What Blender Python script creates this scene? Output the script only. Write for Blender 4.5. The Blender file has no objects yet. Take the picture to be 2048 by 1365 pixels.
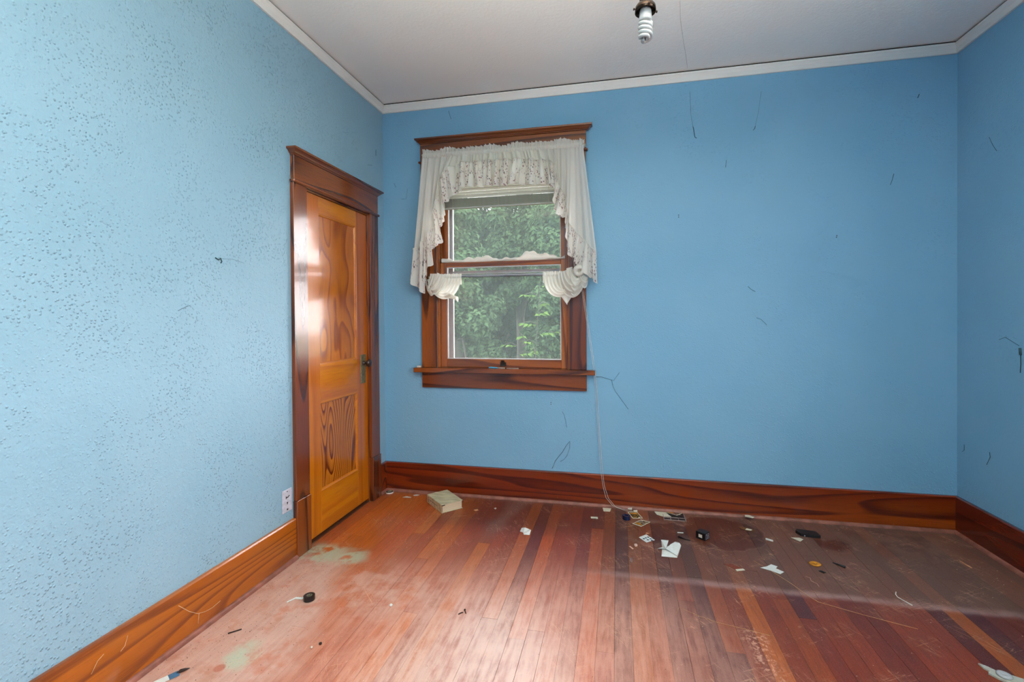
import bpy, bmesh, math, random
import numpy as np
from mathutils import Vector, Matrix
random.seed(7)
RNG = np.random.default_rng(7)
SC = bpy.context.scene
COL = SC.collection

# ------------------------------------------------------------------ camera
F_PX = 943.18
cd = bpy.data.cameras.new('camera'); cam = bpy.data.objects.new('camera', cd); COL.objects.link(cam)
yaw, pitch, roll = -.2099, -.0089, -.0070
fw = Vector((math.sin(yaw)*math.cos(pitch), math.cos(yaw)*math.cos(pitch), math.sin(pitch)))
rt = Vector((math.cos(yaw), -math.sin(yaw), 0)); up = rt.cross(fw)
r2 = rt*math.cos(roll) + up*math.sin(roll); u2 = up*math.cos(roll) - rt*math.sin(roll)
cam.matrix_world = Matrix(((r2.x, u2.x, -fw.x, 1.737), (r2.y, u2.y, -fw.y, -3.306), (r2.z, u2.z, -fw.z, 1.305), (0, 0, 0, 1)))
cd.sensor_width = 36; cd.lens = F_PX*36/2048
cd.shift_x = -9.78/2048; cd.shift_y = -37.88/2048
cd.clip_start = .02
SC.camera = cam

# ------------------------------------------------------------------ light
W = bpy.data.worlds.new('overcast_sky'); SC.world = W; W.use_nodes = True
wn = W.node_tree.nodes; wl = W.node_tree.links
bg = wn['Background']; bg.inputs[0].default_value = (1.0, .975, .985, 1); bg.inputs[1].default_value = 14.5
SC.view_settings.view_transform = 'Standard'; SC.view_settings.look = 'None'
SC.view_settings.exposure = 0.0; SC.view_settings.gamma = 1.0; SC.view_settings.use_curve_mapping = False
SC.cycles.max_bounces = 10; SC.cycles.diffuse_bounces = 6; SC.cycles.transparent_max_bounces = 16
SC.cycles.sample_clamp_indirect = 6; SC.cycles.caustics_reflective = False; SC.cycles.caustics_refractive = False
SC.cycles.use_denoising = True

def portal(name, loc, rot, sx, sy):
    l = bpy.data.lights.new(name, 'AREA'); l.shape = 'RECTANGLE'; l.size = sx; l.size_y = sy
    l.cycles.is_portal = True
    o = bpy.data.objects.new(name, l); o.location = loc; o.rotation_euler = rot; COL.objects.link(o)
portal('window_daylight', (.92, .2, 1.7), (math.pi/2, 0, math.pi), 1.1, 1.7)          # faces -y
portal('side_window_daylight', (3.93, -3.15, 1.67), (0, math.pi/2, 0), 1.5, 1.5)      # faces -x
# fill lamp added behind the camera to brighten the ceiling, like bounced flash
fl = bpy.data.lights.new('ceiling_fill', 'AREA'); fl.shape = 'DISK'; fl.size = .45; fl.energy = 128; fl.spread = math.radians(124); fl.color = (1, .985, .90)
flo = bpy.data.objects.new('ceiling_fill', fl); flo.location = (1.85, -3.40, 1.8); flo.rotation_euler = (math.radians(180-14), 0, 0); COL.objects.link(flo)

# ------------------------------------------------------------------ node helper
def srgb(r, g, b):
    f = lambda c: (c/255/12.92) if c/255 <= .04045 else ((c/255+.055)/1.055)**2.4
    return (f(r), f(g), f(b), 1)
class NT:
    def __init__(s, name):
        s.m = bpy.data.materials.new(name); s.m.use_nodes = True
        s.t = s.m.node_tree; s.n = s.t.nodes; s.l = s.t.links
        s.bsdf = s.n['Principled BSDF']; s.out = s.n['Material Output']
    def put(s, sock, v):
        if hasattr(v, 'is_output') or isinstance(v, bpy.types.NodeSocket): s.l.new(v, sock)
        elif v is not None: sock.default_value = v
    def M(s, op, a, b=None, c=None, clamp=False):
        n = s.n.new('ShaderNodeMath'); n.operation = op; n.use_clamp = clamp
        s.put(n.inputs[0], a)
        if b is not None: s.put(n.inputs[1], b)
        if c is not None: s.put(n.inputs[2], c)
        return n.outputs[0]
    def pos(s, kind='pos'):
        if kind == 'pos': return s.n.new('ShaderNodeNewGeometry').outputs['Position']
        return s.n.new('ShaderNodeTexCoord').outputs[kind]
    def xyz(s, v):
        n = s.n.new('ShaderNodeSeparateXYZ'); s.put(n.inputs[0], v); return n.outputs
    def comb(s, x, y, z):
        n = s.n.new('ShaderNodeCombineXYZ'); s.put(n.inputs[0], x); s.put(n.inputs[1], y); s.put(n.inputs[2], z); return n.outputs[0]
    def V(s, op, a, b):
        n = s.n.new('ShaderNodeVectorMath'); n.operation = op; s.put(n.inputs[0], a); s.put(n.inputs[1], b); return n.outputs[0]
    def noise(s, vec, scale, detail=2, rough=.5, dist=0, out=0):
        n = s.n.new('ShaderNodeTexNoise'); s.put(n.inputs['Vector'], vec); s.put(n.inputs['Scale'], scale)
        n.inputs['Detail'].default_value = detail; n.inputs['Roughness'].default_value = rough; n.inputs['Distortion'].default_value = dist
        return n.outputs[out]
    def vor(s, vec, scale, feat='F1', rnd=1, out='Distance'):
        n = s.n.new('ShaderNodeTexVoronoi'); n.feature = feat; s.put(n.inputs['Vector'], vec); n.inputs['Scale'].default_value = scale
        n.inputs['Randomness'].default_value = rnd; return n.outputs[out]
    def ramp(s, f, stops, interp='LINEAR'):
        n = s.n.new('ShaderNodeValToRGB'); n.color_ramp.interpolation = interp; e = n.color_ramp.elements
        while len(e) < len(stops): e.new(.5)
        for el, (p, c) in zip(e, stops):
            el.position = p; el.color = c if hasattr(c, '__len__') else (c, c, c, 1)
        s.put(n.inputs[0], f); return n.outputs[0]
    def ss(s, v, a, b, lo=0., hi=1.):
        n = s.n.new('ShaderNodeMapRange'); n.interpolation_type = 'SMOOTHSTEP'
        s.put(n.inputs[0], v); n.inputs[1].default_value = a; n.inputs[2].default_value = b
        n.inputs[3].default_value = lo; n.inputs[4].default_value = hi; return n.outputs[0]
    def mix(s, f, a, b, mode='MIX'):
        n = s.n.new('ShaderNodeMix'); n.data_type = 'RGBA'; n.blend_type = mode
        s.put(n.inputs[0], f); s.put(n.inputs[6], a); s.put(n.inputs[7], b); return n.outputs[2]
    def bump(s, h, strength=.3, dist=.01, nrm=None):
        n = s.n.new('ShaderNodeBump'); s.put(n.inputs['Strength'], strength); n.inputs['Distance'].default_value = dist
        s.put(n.inputs['Height'], h)
        if nrm is not None: s.put(n.inputs['Normal'], nrm)
        return n.outputs[0]
    def fin(s, col=None, rough=None, spec=None, nrm=None, metal=None, coat=None, coat_r=None):
        b = s.bsdf.inputs
        s.put(b['Base Color'], col); s.put(b['Roughness'], rough); s.put(b['Specular IOR Level'], spec)
        s.put(b['Normal'], nrm); s.put(b['Metallic'], metal); s.put(b['Coat Weight'], coat); s.put(b['Coat Roughness'], coat_r)
        return s.m

def plain(name, c, rough=.6, metal=0., var=.12, scale=60, spec=.5, bump=0.):
    t = NT(name); p = t.pos('Object')
    n = t.noise(p, scale, 3)
    col = t.mix(t.ss(n, .3, .7), tuple(list(np.array(c[:3])*(1-var))+[1]), tuple(list(np.minimum(1, np.array(c[:3])*(1+var)))+[1]))
    return t.fin(col, rough, spec, t.bump(n, bump, .002) if bump else None, metal)

# ------------------------------------------------------------------ materials
def wall_paint(name, axes, strength, nub):
    t = NT(name); p = t.pos()
    big = t.noise(p, 1.3, 3)
    fine = t.noise(p, 120, 2, .6)
    mid = t.noise(p, 38, 3, .55)
    dens = t.ss(t.noise(p, 3.1, 3, .6), .40, .66)
    v = t.vor(p, nub)
    nubs = t.M('MULTIPLY', t.ss(v, .05, .40, 1, 0), t.M('ADD', .25, dens))
    h = t.M('ADD', t.M('MULTIPLY', nubs, 1.0), t.M('ADD', t.M('MULTIPLY', mid, .9), t.M('MULTIPLY', fine, .35)))
    col = t.mix(t.ss(big, .35, .65), *axes)
    nub_shade = t.ss(t.vor(p, 75), .05, .11, 1, 0)  # dark dots painted as the small shadows the nubs cast
    nub_shade = t.M('MULTIPLY', nub_shade, t.M('MULTIPLY', dens, t.ss(t.noise(p, 14, 1), .55, .62)))
    col = t.mix(t.M('MULTIPLY', nub_shade, .28), col, srgb(60, 105, 125))
    return t.fin(col, .55, .3, t.bump(h, strength, .006))
M_WALL_L = wall_paint('plaster_paint_lit', (srgb(138, 175, 194), srgb(145, 180, 198)), .62, 85)  # same paint as the other walls, paled for the light it gets
M_WALL_B = wall_paint('plaster_paint_shaded', (srgb(120, 170, 200), srgb(126, 174, 203)), .22, 60)  # same paint, deeper tone puts the shade of these walls into the colour

t = NT('ceiling_paint'); p = t.pos()
h = t.M('ADD', t.noise(p, 60, 3), t.M('MULTIPLY', t.vor(p, 70), .4))
M_CEIL = t.fin(t.mix(t.ss(t.noise(p, 1.5, 3), .35, .7), srgb(243, 240, 234), srgb(247, 244, 238)), .7, .2, t.bump(h, .18, .005))
t = NT('white_trim_paint'); p = t.pos()
M_CROWN = t.fin(t.mix(t.noise(p, 8, 3), srgb(226, 223, 216), srgb(234, 230, 224)), .45, .4, t.bump(t.noise(p, 40, 2), .1, .004))
M_DARKGAP = plain('dark_gap', srgb(20, 16, 14), .9)

def wood(name, axis, light, mid, dark, rings=9., scale=1.6, stretch=.12, rough=.22, contrast=1., coat=.42, seedoff=0., scratch=True):
    """varnished fir: contour lines of a stretched noise field make the cathedral grain"""
    t = NT(name); p = t.pos()
    oi = t.n.new('ShaderNodeObjectInfo').outputs['Random']
    off = t.M('MULTIPLY', t.M('ADD', oi, seedoff), 37.)
    sep = t.xyz(p)
    k = [1., 1., 1.]; k[axis] = stretch
    q = t.comb(*[t.M('ADD', t.M('MULTIPLY', sep[i], k[i]), t.M('MULTIPLY', off, (1., .7, 1.3)[i])) for i in range(3)])
    f = t.noise(q, scale*3.2, 1.2, .45, .15)
    ph = t.M('FRACT', t.M('MULTIPLY', f, rings))
    ring = t.ramp(ph, [(0., 0.), (.55, .25), (.86, 1.), (.93, .9), (1., 0.)])
    kf = [220., 220., 220.]; kf[axis] = 9.
    qf = t.comb(*[t.M('MULTIPLY', sep[i], kf[i]) for i in range(3)])
    fib = t.noise(qf, 1., 3, .6)
    big = t.noise(q, 2.0, 2)
    c = t.mix(t.ss(big, .35, .68), light, mid)
    c = t.mix(t.M('MULTIPLY', t.M('MULTIPLY', ring, t.ss(fib, .1, .6, .55, 1.)), contrast, clamp=True), c, dark)
    c = t.mix(t.ss(fib, .48, .74, 0, .34), c, dark)
    if scratch:
        sv = t.comb(t.M('MULTIPLY', sep[0], 1.), t.M('MULTIPLY', sep[1], 1.), t.M('MULTIPLY', sep[2], 1.))
        spk = t.ss(t.vor(sv, 22), .012, .035, 1, 0)
        spk = t.M('MULTIPLY', spk, t.ss(t.noise(p, 9, 1), .5, .58))
        c = t.mix(t.M('MULTIPLY', spk, .8), c, srgb(215, 170, 140))
    r = t.M('ADD', rough, t.M('MULTIPLY', t.ss(t.noise(p, 7, 4), .3, .75), .03))
    return t.fin(c, r, .5, t.bump(t.M('ADD', t.M('MULTIPLY', fib, .6), t.M('MULTIPLY', ring, .25)), .08, .002), None, coat, .08)

L1, L2, L3 = srgb(190, 112, 30), srgb(160, 82, 24), srgb(98, 40, 14)      # orange fir
R1, R2, R3 = srgb(144, 74, 24), srgb(112, 50, 20), srgb(64, 26, 12)       # redder casing
M_CAS_Z = wood('casing_wood_upright', 2, R1, R2, R3, 8, 1.6, .10)
M_CAS_Y = wood('casing_wood_along_wall', 1, srgb(158, 84, 28), R2, R3, 8, 1.6, .10)
M_CAS_X = wood('casing_wood_level', 0, R1, R2, R3, 8, 1.6, .10)
M_STILE = wood('door_stile_wood', 2, srgb(208, 122, 8), srgb(186, 96, 6), srgb(150, 68, 12), 5, 1.2, .08, contrast=.5)
M_RAIL = wood('door_rail_wood', 1, srgb(214, 130, 8), srgb(192, 102, 8), srgb(152, 70, 12), 4, 1.4, .12, contrast=.45)
M_PAN_UP = wood('upper_panel_wood', 2, srgb(216, 134, 20), srgb(198, 110, 16), srgb(130, 54, 12), 9, 1.5, .35, contrast=.85, seedoff=.3)
M_PAN_LO = wood('lower_panel_wood', 2, srgb(208, 122, 24), srgb(184, 96, 20), srgb(104, 40, 14), 34, 1.1, .20, contrast=1.15, seedoff=.9)
M_SASH_Z = wood('sash_wood_upright', 2, srgb(176, 98, 32), srgb(150, 76, 26), srgb(100, 46, 18), 7, 1.6, .08)
M_SASH_X = wood('sash_wood_level', 0, srgb(176, 98, 32), srgb(150, 76, 26), srgb(100, 46, 18), 7, 1.6, .08)
M_BASE_L = wood('left_baseboard_lit_wood', 1, srgb(198, 116, 10), srgb(172, 90, 8), srgb(120, 56, 10), 13, 1.3, .10, seedoff=.5)  # stronger light on the left board put into a lighter tone
M_BASE_B = wood('back_baseboard_shaded_wood', 0, srgb(166, 76, 14), srgb(120, 40, 12), srgb(70, 20, 10), 9, 1.5, .09, seedoff=.2)  # weaker light at the back wall put into a darker tone
M_BASE_R = wood('right_baseboard_shaded_wood', 1, srgb(110, 38, 16), srgb(90, 28, 14), srgb(54, 16, 10), 8, 1.5, .09, seedoff=.7)  # shade of the right wall painted in, darkest of the boards
M_SHOE = plain('shoe_moulding_wood', srgb(134, 82, 68), .5, var=.25, scale=20)
M_HIDE = plain('dark_void', srgb(14, 8, 6), .9)

# floor boards: board tone from the object colour, wear / dust / paint by place
t = NT('floorboard_wood'); p = t.pos(); s3 = t.xyz(p); X, Y = s3[0], s3[1]
oi = t.n.new('ShaderNodeObjectInfo'); base = oi.outputs['Color']; rnd = oi.outputs['Random']
q = t.comb(t.M('ADD', X, t.M('MULTIPLY', rnd, 11.)), t.M('ADD', t.M('MULTIPLY', Y, .07), t.M('MULTIPLY', rnd, 23.)), 0.)
f = t.noise(q, 7., 2, .5, .1)
ring = t.ramp(t.M('FRACT', t.M('MULTIPLY', f, 12.)), [(0., 0.), (.6, .3), (.88, 1.), (1., 0.)])
fib = t.noise(t.comb(t.M('MULTIPLY', X, 260.), t.M('MULTIPLY', Y, 11.), 0.), 1., 4, .65)
c = t.mix(t.M('MULTIPLY', ring, .38), base, t.mix(.5, base, srgb(40, 12, 10)))
c = t.mix(t.ss(fib, .42, .72, 0, .48), c, srgb(46, 16, 14))
warp = t.noise(p, 2.2, 4, .6); warp2 = t.noise(p, 9., 4, .65); streak = t.noise(t.comb(t.M('MULTIPLY', X, 42.), t.M('MULTIPLY', Y, 5.), 0.), 1., 4, .65)
wx = t.M('ADD', X, t.M('MULTIPLY', t.M('SUBTRACT', warp, .5), .35)); wy = t.M('ADD', Y, t.M('MULTIPLY', t.M('SUBTRACT', warp2, .5), .16))
def blob(cx, cy, rx, ry, soft=.35):
    dx = t.M('DIVIDE', t.M('SUBTRACT', wx, cx), rx); dy = t.M('DIVIDE', t.M('SUBTRACT', wy, cy), ry)
    d = t.M('SQRT', t.M('ADD', t.M('MULTIPLY', dx, dx), t.M('MULTIPLY', dy, dy)))
    return t.ss(d, 1-soft, 1+soft, 1, 0)
def mul(*a):
    r = a[0]
    for b in a[1:]: r = t.M('MULTIPLY', r, b)
    return r
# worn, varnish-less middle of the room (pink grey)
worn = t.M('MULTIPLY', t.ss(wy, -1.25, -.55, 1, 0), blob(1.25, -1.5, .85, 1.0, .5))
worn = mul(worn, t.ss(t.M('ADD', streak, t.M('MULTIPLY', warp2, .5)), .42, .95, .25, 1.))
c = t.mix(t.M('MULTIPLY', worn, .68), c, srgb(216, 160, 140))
bare = mul(blob(1.2, -1.75, .36, .5, .5), t.ss(t.M('ADD', streak, t.M('MULTIPLY', warp2, .6)), .5, .95, .1, 1.))  # bare wood, whitened further to paint in the window's glare
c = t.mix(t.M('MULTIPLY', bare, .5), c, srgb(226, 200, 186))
c = t.mix(t.M('MULTIPLY', blob(.75, -.95, .3, .5, .7), .15), c, srgb(196, 112, 50))
# pale scrubbed strip along the left wall
pale = mul(t.ss(t.M('ADD', wx, t.M('MULTIPLY', t.M('ADD', Y, 1.1), .22)), .26, .44, 1, 0), t.ss(wy, -1.06, -.98, 1, 0))
pale = t.M('MULTIPLY', pale, t.ss(warp2, .30, .52, .55, 1.))
pale2 = mul(blob(.62, -1.22, .35, .2, .6), t.ss(warp2, .4, .6)); pale = t.M('MAXIMUM', pale, t.M('MULTIPLY', pale2, .6))
c = t.mix(t.M('MULTIPLY', pale, .86), c, t.mix(t.ss(streak, .3, .7), srgb(196, 156, 140), srgb(210, 170, 154)))
orng = t.M('MULTIPLY', t.ss(t.noise(p, 6, 3, .6), .58, .68), pale)
c = t.mix(t.M('MULTIPLY', orng, .5), c, srgb(190, 92, 50))
# leftover mint paint by the door
mint = t.M('MAXIMUM', mul(blob(.13, -.97, .16, .10, .45), t.ss(warp2, .38, .55)), mul(blob(.30, -.98, .09, .07, .5), t.ss(warp2, .36, .5)))
mint = t.M('MAXIMUM', mint, mul(blob(.33, -1.74, .035, .07, .6), t.ss(warp2, .3, .55)))
c = t.mix(t.M('MULTIPLY', mint, .75), c, srgb(178, 196, 170))
# dust that lay behind a missing piece of furniture / rug: edge at y = -.87
inside = t.ss(t.M('ADD', Y, t.M('MULTIPLY', t.M('SUBTRACT', warp, .5), .05)), -.885, -.865)
inside = t.M('MULTIPLY', inside, t.ss(wx, 1.35, 1.9))
clean = t.M('MAXIMUM', blob(2.33, -.27, .27, .235, .06), t.M('MAXIMUM', blob(2.97, -.33, .09, .08, .15), t.M('MAXIMUM', blob(1.95, -.35, .20, .16, .3), t.M('MULTIPLY', blob(3.35, -.2, .2, .2, .5), .35))))
dust = mul(inside, t.ss(wx, 1.6, 2.9, .3, 1.), t.M('SUBTRACT', 1., t.M('MULTIPLY', clean, .85)), t.ss(t.M('ADD', warp2, t.M('MULTIPLY', streak, .4)), .35, .85, .45, 1.))
c = t.mix(t.M('MULTIPLY', inside, .35), c, srgb(50, 18, 12))
c = t.mix(t.M('MULTIPLY', dust, .72), c, srgb(112, 82, 70)); c = t.mix(mul(clean, inside, .35), c, srgb(44, 16, 10))
rim = mul(t.ss(t.M('ABSOLUTE', t.M('SUBTRACT', clean, .5)), .1, .5, 1, 0), inside, t.ss(warp2, .35, .6)); c = t.mix(t.M('MULTIPLY', rim, .45), c, srgb(140, 104, 88))
edge = mul(t.ss(t.M('ABSOLUTE', t.M('ADD', t.M('ADD', Y, .872), t.M('MULTIPLY', t.M('SUBTRACT', warp, .5), .05))), .0, .045, 1, 0), t.ss(X, 1.3, 1.9), t.ss(warp2, .3, .6, .4, 1))
c = t.mix(t.M('MULTIPLY', edge, .5), c, srgb(176, 140, 134))
# grubby band by the back wall on the left, with a diagonal dusty streak
grub = mul(t.ss(wy, -.62, -.38), t.ss(wx, .35, .8)); grub = t.M('MULTIPLY', grub, t.M('SUBTRACT', 1., inside))
c = t.mix(t.M('MULTIPLY', grub, .55), c, srgb(62, 26, 18))
diag = mul(t.ss(t.M('ABSOLUTE', t.M('SUBTRACT', t.M('SUBTRACT', wx, 1.04), t.M('MULTIPLY', Y, .12))), .0, .10, 1, 0), t.ss(wy, -.75, -.45))
c = t.mix(t.M('MULTIPLY', diag, .35), c, srgb(128, 108, 100))
near_wall = t.ss(Y, -.09, -.02); c = t.mix(t.M('MULTIPLY', near_wall, .5), c, srgb(110, 88, 78))
# scratches
def scr(rot, sc, thr, w):
    ca, sa = math.cos(rot), math.sin(rot)
    a = t.M('ADD', t.M('MULTIPLY', X, ca*sc), t.M('MULTIPLY', Y, sa*sc)); b = t.M('SUBTRACT', t.M('MULTIPLY', Y, ca*sc), t.M('MULTIPLY', X, sa*sc))
    n = t.noise(t.comb(t.M('MULTIPLY', a, .06), b, rot), 1., 3, .5, .4)
    return t.ss(t.M('ABSOLUTE', t.M('SUBTRACT', n, thr)), 0., w, 1, 0)
sc_ = t.M('MAXIMUM', t.M('MAXIMUM', scr(.5, 40, .5, .008), scr(-.9, 34, .5, .008)), scr(1.9, 37, .52, .007))
sc_ = t.M('MULTIPLY', sc_, t.ss(t.noise(p, 5, 3), .48, .62))
c = t.mix(t.M('MULTIPLY', sc_, .45), c, srgb(222, 172, 140))
scuffm = mul(blob(2.29, -1.34, .055, .13, .5), t.ss(t.noise(p, 55, 3, .6, .6), .50, .60)); c = t.mix(t.M('MULTIPLY', scuffm, .5), c, srgb(226, 176, 150))
spot = t.ss(t.M('SQRT', t.M('ADD', t.M('POWER', t.M('SUBTRACT', X, .272), 2.), t.M('POWER', t.M('SUBTRACT', Y, -1.823), 2.))), .016, .024, 1, 0); c = t.mix(t.M('MULTIPLY', spot, .7), c, srgb(176, 92, 66))
speck = t.M('MULTIPLY', t.ss(t.vor(p, 30), .02, .05, 1, 0), t.ss(t.noise(p, 11, 2), .55, .62))
c = t.mix(t.M('MULTIPLY', speck, .7), c, srgb(215, 190, 175))
fine = t.noise(p, 260, 2, .7); c = t.mix(t.ss(fine, .56, .72, 0, .20), c, srgb(224, 184, 164)); c = t.mix(t.ss(t.noise(p, 180, 2, .7), .56, .70, 0, .16), c, srgb(60, 24, 20))
rough = t.M('ADD', .33, t.M('ADD', t.M('MULTIPLY', worn, .06), t.M('ADD', t.M('MULTIPLY', pale, .25), t.M('MULTIPLY', dust, .3))))
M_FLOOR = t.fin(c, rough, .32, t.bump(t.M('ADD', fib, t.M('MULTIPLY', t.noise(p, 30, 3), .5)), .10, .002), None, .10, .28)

# cloth
def cloth(name, floral, trans=.45, col=(.93, .91, .84)):
    t = NT(name); p = t.pos('UV'); g = t.pos()
    c = t.mix(t.noise(g, 200, 2), tuple(list(np.array(col)*.96)+[1]), tuple(list(col)+[1]))
    if floral:
        clus = t.ss(t.noise(p, 11, 1.5), .44, .52)
        sx = t.vor(p, 70); dot = t.ss(sx, .30, .42, 1, 0)
        pick = t.noise(p, 50, 0)
        hue = t.mix(t.ss(t.noise(p, 38, 0), .45, .55), srgb(92, 96, 92), srgb(150, 108, 112))
        c = t.mix(mul_(t, dot, clus, t.ss(pick, .38, .48)), c, hue)
        c = t.mix(t.M('MULTIPLY', clus, .16), c, srgb(205, 176, 176))
    weave = t.noise(g, 900, 1)
    d = t.n.new('ShaderNodeBsdfDiffuse'); tr = t.n.new('ShaderNodeBsdfTranslucent'); mx = t.n.new('ShaderNodeMixShader')
    t.l.new(c, d.inputs[0]); t.l.new(c, tr.inputs[0]); mx.inputs[0].default_value = trans
    b = t.bump(t.M('ADD', weave, t.M('MULTIPLY', t.noise(g, 25, 3), .8)), .25, .004); t.l.new(b, d.inputs['Normal'])
    t.l.new(d.outputs[0], mx.inputs[1]); t.l.new(tr.outputs[0], mx.inputs[2])
    tp = t.n.new('ShaderNodeBsdfTransparent'); m2 = t.n.new('ShaderNodeMixShader'); m2.inputs[0].default_value = .004
    t.l.new(mx.outputs[0], m2.inputs[1]); t.l.new(tp.outputs[0], m2.inputs[2]); t.l.new(m2.outputs[0], t.out.inputs[0])
    return t.m
def mul_(t, *a):
    r = a[0]
    for b in a[1:]: r = t.M('MULTIPLY', r, b)
    return r
M_CLOTH = cloth('ivory_curtain_cloth', False, .40)
M_FLORAL = cloth('floral_border_cloth', True, .30)
M_ROLL = cloth('rolled_cloth_fabric', False, .25, (.90, .87, .81))

# glass: clear pane with a film of dirt that catches the daylight
def glass(name, film, gloss=.05):
    t = NT(name); g = t.pos()
    tp = t.n.new('ShaderNodeBsdfTransparent'); tr = t.n.new('ShaderNodeBsdfTranslucent'); gl = t.n.new('ShaderNodeBsdfGlossy')
    gl.inputs['Roughness'].default_value = .03; tr.inputs[0].default_value = srgb(188, 202, 196)
    m1 = t.n.new('ShaderNodeMixShader'); m2 = t.n.new('ShaderNodeMixShader')
    f = t.M('ADD', film*.75, t.M('MULTIPLY', t.noise(g, 12, 4, .6), film*.5)); t.l.new(f, m1.inputs[0])
    t.l.new(tp.outputs[0], m1.inputs[1]); t.l.new(tr.outputs[0], m1.inputs[2])
    lw = t.n.new('ShaderNodeFresnel'); lw.inputs[0].default_value = 1.3
    t.l.new(t.M('MULTIPLY', lw.outputs[0], 1.), m2.inputs[0])
    t.l.new(m1.outputs[0], m2.inputs[1]); t.l.new(gl.outputs[0], m2.inputs[2]); t.l.new(m2.outputs[0], t.out.inputs[0])
    return t.m
M_GLASS = glass('window_glass', .008)
M_STORM = glass('dusty_storm_glass', .024)
M_STORMFRAME = plain('storm_frame_white', srgb(206, 208, 210), .4, var=.04)
M_BLIND = plain('blind_slat_white', srgb(168, 168, 162), .4, var=.06)
t = NT('translucent_slat'); d = t.n.new('ShaderNodeBsdfDiffuse'); tr = t.n.new('ShaderNodeBsdfTranslucent'); mx = t.n.new('ShaderNodeMixShader')
for q_ in (d, tr): q_.inputs[0].default_value = srgb(206, 206, 196)
mx.inputs[0].default_value = .30; t.l.new(d.outputs[0], mx.inputs[1]); t.l.new(tr.outputs[0], mx.inputs[2]); t.l.new(mx.outputs[0], t.out.inputs[0]); M_SLAT = t.m
M_CORD = plain('white_cord', srgb(214, 208, 194), .7)
M_ROD = plain('grey_rod', srgb(120, 122, 130), .35, .3)
M_BRASS = plain('aged_brass', srgb(140, 128, 92), .42, .7, .3, 80)
M_HINGE = plain('dark_steel', srgb(58, 44, 34), .4, .7, .3)
M_HPLATE = plain('tarnished_hinge_plate', srgb(138, 134, 112), .45, .5, .3)
M_KNOB = plain('brown_mineral_knob', srgb(52, 36, 32), .16)
M_BRONZE = plain('dark_bronze', srgb(62, 48, 38), .25, .8, .3)
M_CFLBASE = plain('white_ballast_plastic', srgb(170, 171, 172), .35)
t = NT('spiral_tube_glass'); M_CFL = t.fin(srgb(186, 188, 187), .15, .5, None, None, .6, .05)
M_PLATE = plain('outlet_plastic', srgb(200, 202, 212), .35)
M_BLACK = plain('black_plastic', srgb(14, 13, 15), .3)
M_BLACKM = plain('black_card', srgb(20, 15, 17), .55)
M_SILVER = plain('silver_print', srgb(170, 172, 178), .35, .6)
M_PAPER = plain('cream_paper', srgb(214, 208, 186), .75, var=.06)
M_PAPERW = plain('white_paper', srgb(224, 224, 216), .7, var=.05)
M_TAN = plain('tan_chip', srgb(206, 150, 108), .7)
M_NAVY = plain('navy_vinyl_tape', srgb(20, 32, 66), .25)
M_BLUE = plain('slate_blue_card', srgb(62, 104, 136), .5)
M_CYAN = plain('light_blue_plastic', srgb(80, 178, 212), .3)
M_BRISTLE = plain('ivory_plastic', srgb(214, 206, 190), .5)
M_ORANGE = plain('orange_peel', srgb(196, 128, 26), .6, var=.3)
M_COBWEB = plain('dirty_cobweb', srgb(50, 78, 84), .9)
M_COBLIGHT = plain('pale_cobweb', srgb(214, 168, 120), .9)
M_DEBRIS = plain('dark_crumbs', srgb(44, 26, 20), .8)
M_DEBRISW = plain('pale_crumbs', srgb(220, 206, 190), .8)
M_GREYP = plain('grey_moulded_plastic', srgb(172, 172, 160), .5)
M_LEAD = plain('clear_plastic_ribs', srgb(150, 128, 122), .3)
M_PINK = plain('pale_pink_foam', srgb(220, 180, 160), .7)

# ------------------------------------------------------------------ mesh helpers
def link(name, me, mat, parent=None, smooth=False):
    for pl in me.polygons: pl.use_smooth = smooth
    o = bpy.data.objects.new(name, me); COL.objects.link(o)
    if mat is not None:
        for m_ in (mat if isinstance(mat, (list, tuple)) else [mat]): me.materials.append(m_)
    if parent is not None: o.parent = parent
    return o
def frompd(name, vs, fs, mat, parent=None, smooth=False):
    me = bpy.data.meshes.new(name); me.from_pydata([tuple(v) for v in vs], [], fs); me.update()
    return link(name, me, mat, parent, smooth)
def box_bm(bm, x0, x1, y0, y1, z0, z1, bev=0.):
    r = bmesh.ops.create_cube(bm, size=1.)
    for v in r['verts']: v.co = Vector((x0+(v.co.x+.5)*(x1-x0), y0+(v.co.y+.5)*(y1-y0), z0+(v.co.z+.5)*(z1-z0)))
    if bev > 0:
        es = list({e for v in r['verts'] for e in v.link_edges})
        bmesh.ops.bevel(bm, geom=es, offset=bev, segments=1, affect='EDGES')
def boxes(name, L, mat, parent=None, bev=0., mtx=None):
    bm = bmesh.new()
    for b in L: box_bm(bm, *b, bev=bev)
    if mtx is not None: bm.transform(mtx)
    me = bpy.data.meshes.new(name); bm.to_mesh(me); bm.free()
    return link(name, me, mat, parent)
def tube(name, pts, r, mat, parent=None, seg=6, taper=None, smooth=True):
    pts = [Vector(p) for p in pts]; vs = []; fs = []; n = len(pts)
    for i, p in enumerate(pts):
        d = (pts[min(i+1, n-1)]-pts[max(i-1, 0)]).normalized()
        a = Vector((0, 0, 1)) if abs(d.z) < .9 else Vector((1, 0, 0))
        e1 = d.cross(a).normalized(); e2 = d.cross(e1)
        rr = r*(taper[i] if taper else 1)
        for k in range(seg):
            an = 2*math.pi*k/seg; vs.append(p+e1*rr*math.cos(an)+e2*rr*math.sin(an))
    for i in range(n-1):
        for k in range(seg):
            fs.append((i*seg+k, i*seg+(k+1) % seg, (i+1)*seg+(k+1) % seg, (i+1)*seg+k))
    fs.append(tuple(range(seg))[::-1]); fs.append(tuple((n-1)*seg+k for k in range(seg)))
    return frompd(name, vs, fs, mat, parent, smooth)
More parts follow.
